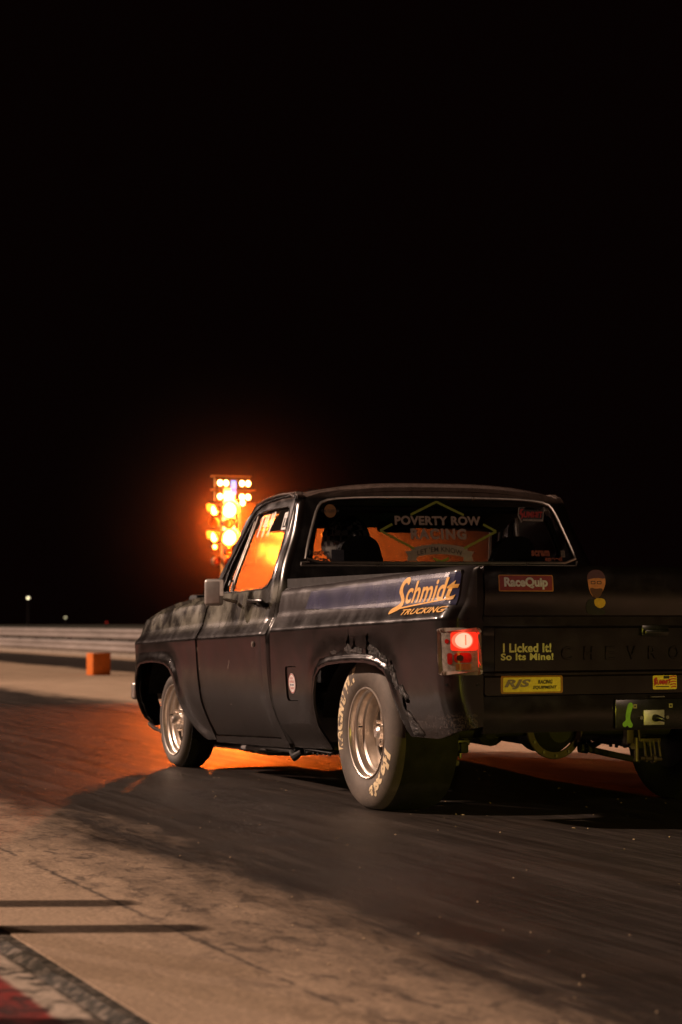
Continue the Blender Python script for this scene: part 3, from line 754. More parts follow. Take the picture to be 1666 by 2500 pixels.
def cab_shell():
    bm = bmesh.new()
    for sx in (-1, 1):
        out = [(2.155, .276), (2.155, 1.10), (2.20, 1.50), (2.208, 1.55), (2.222, 1.585), (2.26, 1.616), (2.5, 1.628), (2.7, 1.618), (2.86, 1.585), (2.98, 1.47), (3.075, 1.32), (3.16, 1.19), (3.24, 1.105), (3.325, 1.085), (3.325, .276)]
        b = flat2d([out, grow(DOOR, .006)]); cut2d(b, rng(2.1, 3.33, .06), sorted(CZ[1:] + [.852, .860, .869, .880, .927, .939] + rng(.3, 1.6, .06)))
        wrap(b, cab_map(sx), .03); join2d(bm, b)
    # back panel in normalised width
    rc = .05
    def back(s, zb, off):
        P = cab_side_x(zb); x = s * P; d = abs(x) - (P - rc); y = yback(zb) + off
        if d > 0: y += rc - math.sqrt(max(0, rc * rc - d * d))
        y += .02 * s * s * 0
        return W(x * (1 - off * .5), y, zb)
    out = [(-1, .30), (1, .30), (1, 1.525), (.985, 1.555), (.94, 1.583), (.86, 1.604), (.7, 1.622), (.4, 1.637), (0, 1.643), (-.4, 1.637), (-.7, 1.622), (-.86, 1.604), (-.94, 1.583), (-.985, 1.555), (-1, 1.525)]
    wl = [(x / cab_side_x(z), z) for x, z in RW]
    b = flat2d([out, wl]); cut2d(b, [-.999, -.995, -.99, -.985, -.98, -.97, -.96, -.95, .95, .96, .97, .98, .985, .99, .995, .999] + rng(-.94, .94, .08), rng(.3, 1.6, .05))
    wrap(b, back, .02); join2d(bm, b)
    # roof
    def roof(x, y, off):
        s = min(1, abs(x) / .777)
        z = 1.606 + .060 * (1 - s ** 2.8) - .026 * (1 - sst(2.245, 2.35, y)) ** 1.5 * (1 - s ** 4 * .5) - .055 * sst(2.86, 3.10, y) ** 1.3
        z -= .050 * s ** 5 * (1 - sst(2.245, 2.38, y))
        if 2.315 < y < 2.327: z += .003
        return W(x, y, z - off)
    b = flat2d([rrect(-.777, 2.25, .777, 3.08, .14, 10)]); cut2d(b, [-.775, -.765, -.755, -.735, .735, .755, .765, .775] + rng(-.72, .72, .06), [2.255, 2.265, 2.275, 2.285, 2.30, 2.313, 2.316, 2.321, 2.326, 2.329, 2.35] + rng(2.36, 3.08, .05))
    wrap(b, roof, .02); join2d(bm, b)
    box(bm, W(-.84, 3.22, .95), W(.84, 3.38, 1.095), .01)       # cowl
    box(bm, W(-.84, 2.16, .30), W(.84, 3.3, .33))       # floor
    box(bm, W(-.84, 3.28, .35), W(.84, 3.31, 1.0))      # firewall
    return finish(bm, 'cab', M['paint'], truck, angle=30)
RW = smooth_loop([(-.800, 1.232), (-.775, 1.32), (-.735, 1.43), (-.700, 1.520), (-.665, 1.560), (-.55, 1.577), (-.3, 1.584), (0, 1.586), (.3, 1.584), (.55, 1.577), (.665, 1.560), (.700, 1.520), (.735, 1.43), (.775, 1.32), (.800, 1.232), (.5, 1.230), (0, 1.230), (-.5, 1.230)], 1)
cab_shell()
def rwin(x, zb, off): return W(x, yback(zb) + off, zb)
bm = bmesh.new(); tube(bm, [rwin(x, z, -.004) for x, z in RW], .008, 8, closed=True)
tr = finish(bm, 'rear_window_trim', M['trim'], truck)
bm = bmesh.new()
tube(bm, [rwin(-.775, 1.233, -.006), rwin(-.822, 1.228, -.006), rwin(-.826, 1.214, -.004), rwin(.79, 1.214, -.004), rwin(.80, 1.24, -.006)], .006, 8)
finish(bm, 'rear_window_trim', M['trim'], truck)
bm = flat2d([grow(RW, .004)]); cut2d(bm, rng(-.8, .8, .2), rng(1.23, 1.58, .1))
wrap(bm, lambda u, v, o: rwin(u, v, .006)); rg = finish(bm, 'rear_window', M['rearglass'], truck)
# decals on the rear window
def rw_sheet(bm, mat, off=.003, name='window_lettering'):
    wrap(bm, lambda u, v, o: rwin(u + .072 * lean(v), v, .006 - off)); return finish(bm, name, mat, rg, False)
def rw_text(s, x0, z0, x1, z1, mat, bold=.02, shear=0., warp=None, off=.003, space=1.):
    return rw_sheet(fit(text2d(s, bold, shear, space), x0, z0, x1, z1, warp), mat, off)
tan = dec('faded_tan_vinyl', (.42, .33, .26), .6); lime = dec('lime_vinyl', (.30, .36, .03), .6)
rw_text('POVERTY ROW', -.285, 1.434, .223, 1.484, tan, .045)
rw_text('RACING', -.196, 1.356, .133, 1.416, tan, .05, space=1.15)
def bar2(x0, z0, x1, z1, t): 
    dx, dz = x1 - x0, z1 - z0; l = math.hypot(dx, dz); nx, nz = -dz / l * t, dx / l * t
    return [(x0 - nx, z0 - nz), (x1 - nx, z1 - nz), (x1 + nx, z1 + nz), (x0 + nx, z0 + nz)]
for a in ((-.19, 1.490, -.034, 1.562), (-.034, 1.562, .125, 1.490), (.238, 1.440, .314, 1.402), (.314, 1.402, .115, 1.308), (-.372, 1.402, -.300, 1.438), (-.372, 1.402, -.178, 1.306), (-.07, 1.255, -.026, 1.236), (-.026, 1.236, .02, 1.255)):
    rw_sheet(flat2d([bar2(*a, .0065)]), lime, .0028, 'window_logo')
arc = lambda s: .022 * (1 - (2 * s - 1) ** 2)
ban = [( -.195 + .33 * k / 12, 1.310 + arc(k / 12)) for k in range(13)] + [(.135 - .33 * k / 12, 1.255 + arc(1 - k / 12)) for k in range(13)]
rw_sheet(flat2d([ban]), tan, .0026, 'window_logo')
for s in (-1, 1):
    c = -.030; rw_sheet(flat2d([[(c + s * .150, 1.298), (c + s * .205, 1.292), (c + s * .188, 1.270), (c + s * .196, 1.240), (c + s * .135, 1.240), (c + s * .138, 1.262), (c + s * .150, 1.262)]]), tan, .0022, 'window_logo')
rw_text("LET 'EM KNOW", -.163, 1.268, .103, 1.296, dec('dark_banner_letters', (.045, .012, .006)), .015, warp=lambda s, t: (s, t + arc(s) / .028), off=.0036)
rw_sheet(flat2d([ell(-.653, 1.506, .034, .036)]), dec('tan_orange_vinyl', (.36, .17, .04)), .0026, 'window_sticker')
rw_text('CAL CUSTOM', -.703, 1.498, -.604, 1.514, bk, .03, off=.0034)
dk = dec('dark_window_letters', (.018, .012, .010))
rw_text('Motive', -.782, 1.268, -.665, 1.300, dk, .05); rw_text('Gear', -.752, 1.232, -.672, 1.264, dk, .05)
rw_sheet(flat2d([rrect(-.655, 1.238, -.585, 1.300, .004)]), dec('dark_blue_vinyl', (.008, .010, .028)), .0026, 'window_sticker')
cream = dec('cream_vinyl', (.42, .36, .31))
sm = [(.460, 1.536), (.500, 1.538), (.492, 1.524), (.595, 1.522), (.612, 1.538), (.622, 1.536), (.612, 1.500), (.605, 1.460), (.480, 1.462), (.470, 1.452), (.452, 1.492)]
o = rw_sheet(flat2d([sm]), cream, .0024, 'window_sticker'); o['label'] = 'cream and red sticker in the far top corner of the glass'
rw_sheet(flat2d([[(p[0] * .94 + .0325, p[1] * .90 + .152) for p in sm]]), bk, .0028, 'window_sticker')
rw_text('UMMIT', .488, 1.480, .606, 1.514, rd, .05, .15, off=.0034)
rw_sheet(flat2d([[(.492, 1.530), (.470, 1.526), (.461, 1.502), (.476, 1.490), (.468, 1.466), (.486, 1.484), (.488, 1.502), (.474, 1.510)]]), rd, .0036)
rw_sheet(flat2d([rrect(.482, 1.462, .602, 1.472, .001, 1)]), cream, .0032, 'window_sticker')
rw_text('RACING EQUIPMENT', .488, 1.464, .598, 1.470, bk, .02, off=.0036)
orv = dec('orange_vinyl', (.34, .075, .025))
rw_text('scram', .519, 1.268, .630, 1.300, orv, .05); rw_text('speed', .600, 1.236, .705, 1.266, orv, .05)
for i in range(3):
    for j in range(4): rw_sheet(flat2d([rrect(.700 + i * .009, 1.262 + j * .010, .706 + i * .009, 1.269 + j * .010, .0005, 1)]), tan, .003, 'window_sticker')

# doors -----------------------------------------------------------------------------
def door(sx):
    f = cab_map(sx)
    b = flat2d([DOOR, grow(WIN, .002)]); cut2d(b, rng(2.22, 3.31, .045), sorted(CZ[1:] + [.852, .860, .869, .880, .927, .939] + rng(.32, 1.6, .04)))
    def fd(y, zb, off):
        p = f(y, zb, off + .002 + (.004 * (1 - sst(0, .008, dpoly((y, zb), DOOR + DOOR[:1])))))
        return p
    wrap(b, fd, .035); d = finish(b, 'door', M['paint'], truck, angle=30)
    # raised frame bead round the window
    bm = bmesh.new(); tube(bm, [f(y, z, -.003) for y, z in grow(DOOR[6:19], -.006)], .005, 6); tube(bm, [f(y, z, .004) for y, z in WIN], .006, 6, closed=True)
    finish(bm, 'window_seal', M['darkgloss'], d)
    b = flat2d([grow(WIN, .004)]); cut2d(b, rng(2.26, 3.05, .1), CZ); wrap(b, lambda u, v, o: f(u, v, .018)); gl = finish(b, 'door_window', M['sideglass'], d)
    bm = bmesh.new(); tube(bm, [f(2.911, 1.106, .012), f(2.88, 1.20, .012), f(2.855, 1.386, .012), f(2.80, 1.50, .012), f(2.79, 1.53, .012)], .0085, 8); tube(bm, [f(2.935, 1.108, .008), f(2.905, 1.20, .008), f(2.88, 1.386, .008), f(2.83, 1.50, .008)], .004, 8)
    finish(bm, 'vent_window_bar', M['trim'], d)
    bm = bmesh.new(); tube(bm, [f(2.90, 1.17, .010), f(2.90, 1.17, -.012), f(2.90, 1.145, -.016)], .006, 8); finish(bm, 'vent_latch', M['darkgloss'], d)
    bm = bmesh.new(); box(bm, W(min(sx * .90, sx * .935), 2.30, .45), W(max(sx * .90, sx * .935), 3.22, 1.09), .01); finish(bm, 'door_card', dec('brown_door_card', (.16, .105, .075)), d)
    # handle
    bm = bmesh.new()
    p = lambda y, z, o: f(y, z, o)
    tube(bm, [p(2.50, 1.045, -.034), p(2.47, 1.046, -.040), p(2.30, 1.040, -.040), p(2.27, 1.038, -.036)], [.006, .009, .010, .007], 8)
    tube(bm, [p(2.46, 1.030, .0), p(2.46, 1.044, -.036)], .009, 8); tube(bm, [p(2.305, 1.012, .0), p(2.305, 1.040, -.038)], .016, 8); tube(bm, [p(2.34, 1.022, 0), p(2.33, 1.030, -.03)], .012, 8)
    finish(bm, 'door_handle', M['darkgloss'], d)
    bm = bmesh.new(); tube(bm, [p(2.345, .815, .004), p(2.345, .815, -.004)], .015, 14); tube(bm, [p(2.345, .815, -.003), p(2.345, .815, -.007)], .009, 12); finish(bm, 'door_lock', M['trim'], d)
    if sx < 0:
        # hand-painted numbers
        def stroke(pts, r=.0065):
            for a, b_ in zip(pts, pts[1:]):
                q = flat2d([bar2(*a, *b_, r)]); wrap(q, lambda u, v, o: f(u, v, .0155)); finish(q, 'window_number', M['white'], gl, False)
        stroke([(2.722, 1.518), (2.765, 1.405)], .010)
        stroke([(2.672, 1.520), (2.690, 1.462)], .009); stroke([(2.695, 1.462), (2.640, 1.462)], .005); stroke([(2.632, 1.522), (2.690, 1.402)], .010)
        stroke([(2.580, 1.525), (2.600, 1.465)], .009); stroke([(2.605, 1.465), (2.550, 1.465)], .005); stroke([(2.540, 1.528), (2.605, 1.402)], .010)
        for q in (flat2d([[(2.388, 1.512), (2.312, 1.515), (2.330, 1.418), (2.405, 1.420)], [(2.378, 1.500), (2.325, 1.502), (2.341, 1.432), (2.393, 1.432)]]),
                  flat2d([bar2(2.378, 1.490, 2.332, 1.492, .008)]), flat2d([bar2(2.355, 1.49, 2.367, 1.44, .007)])):
            wrap(q, lambda u, v, o: f(u, v, .0155)); finish(q, 'window_number', M['white'], gl, False)
    return d
dl = door(-1)
for (a, b_, c_, d_) in ((2.735, .735, 2.765, .690), (3.275, .815, 3.272, .790), (3.255, .70, 3.250, .688), (2.80, .50, 2.79, .497)):
    q = flat2d([bar2(a, b_, c_, d_, .0011)]); fdr = cab_map(-1); wrap(q, lambda u, v, o: fdr(u, v, -.001)); finish(q, 'scratch', dec('bare_scratch', (.42, .34, .28)), dl, False)
dl['label'] = 'driver side door with 144 painted on the glass'; door(1)

# mirror
def mirror(sx):
    cx, cy, cz = sx * 1.085, 2.76, 1.022
    bm = bmesh.new()
    rot = Matrix.Rotation(R(36) * sx, 3, 'Z')
    box(bm, (cx - .052, cy - .012, cz - .073), (cx + .052, cy + .03, cz + .073), .020, 4, rot)
    m = finish(bm, 'side_mirror', M['mirrorback'], truck)
    m['label'] = 'small square wing mirror' 
    bm = bmesh.new(); box(bm, (cx - .045, cy - .0155, cz - .020), (cx + .045, cy - .0135, cz + .066), .0008, 1, rot)
    finish(bm, 'mirror_glass', dec('pale_reflection_glass', (.75, .70, .64), .40), m)  # pale colour stands in for a reflection in the upper glass
    bm = bmesh.new(); tube(bm, [(cx + .045 * -sx, cy + .01, cz - .035), (cx - .075 * sx, cy + .03, cz - .04), (sx * .950, 2.80, cz - .050)], [.006, .009, .011], 10)
    finish(bm, 'mirror_arm', M['trim'], m)
mirror(-1); mirror(1)

# fenders ---------------------------------------------------------------------------------
YF = 4.60; RF = .085
def ftop(y): return interp(y, [3.31, 3.6, 4.0, 4.3, 4.5, 4.62], [1.088, 1.082, 1.064, 1.043, 1.022, 1.000])
fend = pchip([0, .036, .08, .295, .34, .40, .46, .80, .93, 1], [1.015, 1.0138, 1.0095, .9815, .9770, .9715, .9690, .952, .940, .915])
def fender_map(sx):
    Lc = PI * RF / 2
    def fn(v, zb, off):
        t = zb if zb <= .856 else None
        if t is not None: P = cabx(zb)
        else:
            q = (zb - .856) / (ftop(min(v, 4.62)) - .856); P = fend(q)
        P += flare(min(v, 4.55), zb, ARCH_F, .016, .06) + dent(v, zb) - off
        P -= .008 * sst(4.3, 4.6, v)
        r = RF - off
        if v <= YF - RF: p = (P, v)
        elif v <= YF - RF + Lc: th = (v - YF + RF) / RF; p = (P - r + r * math.cos(th), YF - RF + r * math.sin(th))
        else: p = (P - r - (v - YF + RF - Lc), YF - RF + r)
        return W(sx * p[0], p[1], zb)
    return fn
def fender(sx):
    ve = YF + .12
    out = [(3.312, .292), (3.312, 1.0), (3.312, 1.085)] + [(y, ftop(y)) for y in (3.45, 3.6, 3.8, 4.0, 4.15, 4.3, 4.4, 4.5, 4.58)] + [(ve, 1.0), (ve, .36), (4.60, .345), (4.58, .36)] + ARCH_F
    b = flat2d([out]); cut2d(b, rng(3.31, ve, .035) + rng(3.62, 3.80, .012), sorted(CZ[2:15] + [.852, .860, .869, .880, .927, .939] + rng(.3, 1.08, .025)))
    wrap(b, fender_map(sx), .014); f = finish(b, 'fender', M['paint'], truck, angle=30)
    return f
fl = fender(-1); fender(1)
fl['label'] = 'front fender with pale primer showing along its top'
bm = bmesh.new(); fmf = fender_map(-1)
tube(bm, [fmf(4.56, .36, -.002), fmf(4.50, .335, .01), fmf(4.42, .315, .02), fmf(4.30, .300, .04)], [.012, .012, .01, .004], 8); finish(bm, 'front_valance_tip', M['dark'], truck)
# hood
def hood(x, y, off):
    s = abs(x) / .90
    z = interp(y, [3.36, 3.6, 4.0, 4.3, 4.5, 4.62], [1.108, 1.106, 1.090, 1.062, 1.030, .990]) + .030 * (1 - s ** 3) + .018 * sst(.66, .60, abs(x)) * sst(4.55, 4.4, y)
    return W(x, y, z - off)
b = flat2d([rrect(-.895, 3.35, .895, 4.615, .02, 3)]); cut2d(b, [-.66, -.64, -.62, -.60, .60, .62, .64, .66] + rng(-.89, .89, .08), rng(3.36, 4.61, .05))
wrap(b, hood, .02); finish(b, 'hood', M['paint'], truck)
bm = bmesh.new()
for s in (-1, 1):
    tube(bm, [W(s * .25 - .3, 3.36, 1.13), W(s * .25 - .05, 3.40, 1.15), W(s * .25 + .15, 3.37, 1.19)], .006, 6)
finish(bm, 'wiper', M['darkgloss'], truck)
bm = bmesh.new(); box(bm, W(-.80, 3.95, 1.02), W(-.55, 4.1, 1.14), .02); finish(bm, 'hood_hinge_cover', M['dark'], truck)
# grille, bumper, radiator support
bm = bmesh.new(); box(bm, W(-.80, 4.56, .62), W(.80, 4.60, .96), .008)
for k in range(6): box(bm, W(-.58, 4.60, .66 + k * .045), W(.58, 4.612, .68 + k * .045), .003)
gri = finish(bm, 'grille', M['darkgloss'], truck)
for s in (-1, 1):
    bm = bmesh.new(); box(bm, W(s * .70 - .09, 4.60, .75), W(s * .70 + .09, 4.615, .90), .01); finish(bm, 'headlight', M['lampclear'], truck)
bm = bmesh.new(); box(bm, W(-.985, 4.62, .51), W(.985, 4.70, .60), .02, 3); box(bm, W(-.60, 4.56, .53), W(-.5, 4.63, .58)); box(bm, W(.50, 4.56, .53), W(.6, 4.63, .58))
finish(bm, 'front_bumper', M['trim'], truck)
bm = bmesh.new(); box(bm, W(-.80, 4.50, .36), W(.80, 4.55, 1.0)); box(bm, W(-.45, 3.45, .40), W(.45, 4.45, .92)); finish(bm, 'engine', M['dark'], truck, False)

# windshield
def ws(x, zb, off):
    t = (zb - 1.09) / .50; wd = .86 - .13 * t; y = 3.36 - .45 * t + .07 * (1 - (x * 1.25) ** 2)
    return G(x * wd / .8, y + off, zb)
b = flat2d([rrect(-.80, 1.095, .80, 1.540, .05)]); cut2d(b, rng(-.8, .8, .1), rng(1.1, 1.54, .08)); wrap(b, ws); finish(b, 'windshield', M['windshield'], truck)
bm = bmesh.new(); tube(bm, [ws(x, z, .0) for x, z in rrect(-.80, 1.095, .80, 1.540, .05)], .008, 6, closed=True); finish(bm, 'windshield_trim', M['trim'], truck)
for s in (-1, 1):
    bm = bmesh.new()
    tube(bm, [G(s * .895, 3.30, 1.10), G(s * .87, 3.20, 1.20), G(s * .845, 3.08, 1.36), G(s * .82, 2.96, 1.50), G(s * .79, 2.86, 1.585)], .022, 8)
    tube(bm, [G(s * .85, 3.06, 1.36), G(s * .832, 2.95, 1.50), G(s * .825, 2.85, 1.580), G(s * .824, 2.70, 1.610), G(s * .824, 2.50, 1.616), G(s * .823, 2.32, 1.610), G(s * .821, 2.25, 1.585)], .006, 6)
    finish(bm, 'windshield_pillar', M['paint'], truck)

# interior -------------------------------------------------------------------------------
bm = bmesh.new(); box(bm, W(-.84, 2.98, .85), W(.84, 3.24, 1.10), .05, 4); box(bm, W(-.62, 2.92, .95), W(-.22, 3.0, 1.12), .03, 3); dash = finish(bm, 'dashboard', M['interior'], truck)
bm = bmesh.new(); box(bm, W(.02, 2.90, 1.12), W(.22, 3.0, 1.20), .015, 3); finish(bm, 'gauge_pod', M['interior'], dash)
bm = bmesh.new()
for k in range(4): box(bm, W(.085 + k * .009, 2.893, 1.222), W(.092 + k * .009, 2.897, 1.231), .001, 1)
box(bm, W(.07, 2.898, 1.20), W(.135, 2.92, 1.245), .004)
gl = finish(bm, 'shift_light', M['green_led'], dash)
def head(x, y, off): return W(x, y + .06, 1.555 + .03 * (1 - (x / .78) ** 2) - off - .105 * sst(2.55, 2.92, y))
b = flat2d([rrect(-.73, 2.20, .73, 2.90, .05)]); cut2d(b, rng(-.76, .76, .15), rng(2.2, 2.9, .1)); wrap(b, head, .008); finish(b, 'headliner', M['headliner'], truck)
bm = bmesh.new()
for x in (-.42, .36):
    box(bm, W(x - .22, 2.78, 1.50), W(x + .22, 2.90, 1.52), .008, 2, Matrix.Rotation(R(50), 3, 'X'))
finish(bm, 'sun_visor', M['headliner'], truck)
bm = bmesh.new(); box(bm, W(-.08, 2.86, 1.44), W(.14, 2.875, 1.50), .01, 2); tube(bm, [W(.03, 2.88, 1.47), W(.03, 2.95, 1.53)], .006, 6); finish(bm, 'cabin_mirror', M['darkgloss'], truck)
def seat(x):
    # high-backed shell seat: bolster, narrowing towards the head
    prof = [(-.24, .62), (-.25, .85), (-.235, 1.02), (-.19, 1.14), (-.145, 1.24), (-.125, 1.30), (-.10, 1.365), (-.055, 1.395), (0, 1.402), (.055, 1.395), (.10, 1.365), (.125, 1.30), (.145, 1.24), (.19, 1.14), (.235, 1.02), (.25, .85), (.24, .62)]
    b = flat2d([smooth_loop(prof, 1)]); cut2d(b, rng(-.25, .25, .05), rng(.62, 1.4, .06))
    wrap(b, lambda u, v, o: W(x + u, 2.36 - .10 * (v - .62) + .35 * u * u * 4 * .3 + o, v - .02), .07)
    s = finish(b, 'seat', M['seat'], truck, angle=50)
    bm = bmesh.new(); box(bm, W(x - .25, 2.38, .52), W(x + .25, 2.85, .64), .05, 3); finish(bm, 'seat_cushion', M['seat'], s)
    return s
seat(-.425); seat(.505)
bm = bmesh.new()
for s in (-1, 1): tube(bm, [W(s * .74, 2.24, .34), W(s * .74, 2.24, 1.30), W(s * .69, 2.28, 1.47), W(s * .60, 2.30, 1.52)], .021, 10)
tube(bm, [W(-.60, 2.30, 1.52), W(.60, 2.30, 1.52)], .021, 10); tube(bm, [W(-.74, 2.24, 1.00), W(.74, 2.24, 1.00)], .019, 10)
finish(bm, 'roll_bar', M['seat'], truck)
bm = bmesh.new(); cwh = Vector(W(-.42, 2.86, 1.06)); ax = Vector((0, -.82, .5)).normalized(); u = Vector((1, 0, 0)); v_ = ax.cross(u)
tube(bm, [cwh + (u * math.cos(a) + v_ * math.sin(a)) * .17 for a in [2 * PI * k / 28 for k in range(28)]], .012, 8, closed=True)
for a in (0, 2.1, 4.2): tube(bm, [cwh, cwh + (u * math.cos(a + .3) + v_ * math.sin(a + .3)) * .17], .008, 6)
tube(bm, [cwh, cwh - ax * .2], .02, 8)
finish(bm, 'steering_wheel', M['seat'], truck)

# underside ---------------------------------------------------------------------------------
bm = bmesh.new()
for s in (-1, 1): box(bm, W(s * .43 - .03, .10, .42), W(s * .43 + .03, 4.5, .55), .006)
for y in (.12, 1.6, 3.2): box(bm, W(-.43, y, .44), W(.43, y + .06, .52))
finish(bm, 'chassis_frame', M['dark'], truck, False)
AX = (.999, .352)
bm = bmesh.new(); tube(bm, [(-.66, AX[0], AX[1]), (-.2, AX[0], AX[1] + .01), (.2, AX[0], AX[1] + .01), (.66, AX[0], AX[1])], .042, 12)
lathe(bm, [(.0, -.13), (.06, -.13), (.10, -.08), (.115, -.04), (.115, .10), (.05, .17), (0, .17)], (0.0, AX[0], AX[1] + .0), 24, 'y', closed=False)
axle = finish(bm, 'rear_axle', M['dark'], truck)
bm = bmesh.new(); lathe(bm, [(.118, -.050), (.148, -.050), (.152, -.044), (.148, -.034), (.118, -.034)], (0, AX[0] - .03, AX[1] + .01), 32, 'y')
cov = finish(bm, 'differential_cover', M['olive'], axle)
bm = bmesh.new()
for k in range(12):
    a = 2 * PI * k / 12; c = (.134 * math.cos(a), AX[0] - .08, AX[1] + .01 + .134 * math.sin(a)); tube(bm, [c, (c[0], c[1] - .012, c[2])], .007, 6)
finish(bm, 'cover_bolt', M['steel'], axle)
for s in (-1, 1):
    bm = bmesh.new(); tube(bm, [(s * .52, .92, .28), (s * .52, 1.6, .28)], .022, 8); box(bm, (s * .47 - .02, .93, .25), (s * .47 + .02, 1.08, .30), .006)
    finish(bm, 'ladder_bar', M['dark'], truck)
    bm = bmesh.new(); tube(bm, [(s * .40, .80, .34), (s * .33, 1.05, .52)], .026, 10); finish(bm, 'shock_absorber', M['dark'], truck)
bm = bmesh.new()
box(bm, (.100, .30, .322), (.205, .34, .340), .004); tube(bm, [(.08, .29, .40), (.088, .29, .33)], .006, 6)
for x in (.115, .145, .165, .19): tube(bm, [(x, .30, .33), (x + .004, .29, .258)], .004 if x in (.145, .165) else .006, 6)
tube(bm, [(.090, .29, .252), (.200, .29, .246)], .008, 8); tube(bm, [(.150, .29, .249), (.166, .29, .249)], .020, 12); tube(bm, [(.112, .29, .250), (.124, .29, .250)], .016, 6)
box(bm, (.03, .30, .31), (.065, .34, .41), .004); tube(bm, [(.03, .26, .31), (.03, .25, .31)], .014, 8); tube(bm, [(.075, .30, .345), (.075, .30, .24)], .012, 10)
finish(bm, 'shackle', M['olive'], truck)
bm = bmesh.new(); box(bm, (-.52, .96, .285), (-.43, 1.06, .31), .004); tube(bm, [(-.475, .97, .29), (-.475, .97, .225)], .007, 8); tube(bm, [(-.505, .97, .205), (-.49, .97, .205)], .018, 10); finish(bm, 'shackle', M['steel'], truck)
for mx, mz in ((-.29, .318), (-.12, .325), (.11, .322)):
    bm = bmesh.new(); tube(bm, [(mx, 1.30, mz), (mx, 1.36, mz), (mx, 1.92, mz + .01), (mx, 1.98, mz + .01)], [.03, .075, .075, .03], 16); finish(bm, 'muffler', M['dark'], truck)
bm = bmesh.new(); tube(bm, [(.14, .90, .262), (.47, .95, .192)], .016, 10); tube(bm, [(.12, .90, .266), (.16, .90, .260)], .026, 10); finish(bm, 'link_bar', M['dark'], truck)
bm = bmesh.new(); tube(bm, [(.02, 1.1, .34), (.0, 2.6, .30)], .04, 10); tube(bm, [(-.30, .55, .43), (.33, .52, .40)], .014, 8); finish(bm, 'drive_shaft', M['dark'], truck)
bm = bmesh.new(); tube(bm, [(-.62, 4.25, .112), (-.62, 3.6, .128), (-.62, 3.19, .146)], .014, 10); ex = finish(bm, 'side_pipe', M['greypipe'], truck); ex['label'] = 'scuffed light grey pipe under the door'
bm = bmesh.new()
prof = [(4.30, .10, .055), (4.1, .09, .075), (3.8, .085, .09), (3.5, .085, .10), (3.2, .10, .10), (2.95, .13, .08), (2.75, .16, .05)]
vs = []
for y, zb_, h in prof: vs.append([bm.verts.new((x, y, z)) for x, z in ((-.56, zb_ + h * 1.6), (-.56, zb_ + .02), (-.50, zb_), (-.1, zb_), (-.05, zb_ + .05), (-.05, zb_ + h * 1.6))])
for a, b_ in zip(vs, vs[1:]):
    for i in range(6): bm.faces.new((a[i], a[(i + 1) % 6], b_[(i + 1) % 6], b_[i]))
bm.faces.new(vs[0]); bm.faces.new(vs[-1][::-1])
finish(bm, 'oil_pan', dec('olive_black_pan', (.025, .024, .010), .5), truck, angle=50)
for s in (-1, 1):
    bm = bmesh.new()
    box(bm, W(min(s * .78, s * .86), 2.14, .245), W(max(s * .78, s * .86), 3.30, .31), .012); box(bm, W(min(s * .80, s * .865), 1.62, .262), W(max(s * .80, s * .865), 2.0, .28), .004)
    tube(bm, [W(s * .865, 2.02, .262), W(s * .865, 2.12, .232), W(s * .87, 2.16, .26)], [.012, .022, .012], 8)
    for k in range(14):
        y = 1.62 + .03 * k; box(bm, W(s * .845 - .005, y, .262 - .018 * random.random()), W(s * .845 + .005, y + .02, .275))
    finish(bm, 'rocker_panel', M['dark'], truck, False)
bm = bmesh.new(); box(bm, W(-.45, 2.9, .36), W(.45, 4.3, .40)); box(bm, W(-.7, 3.90, .24), W(.7, 4.05, .30)); finish(bm, 'front_crossmember', M['dark'], truck, False)

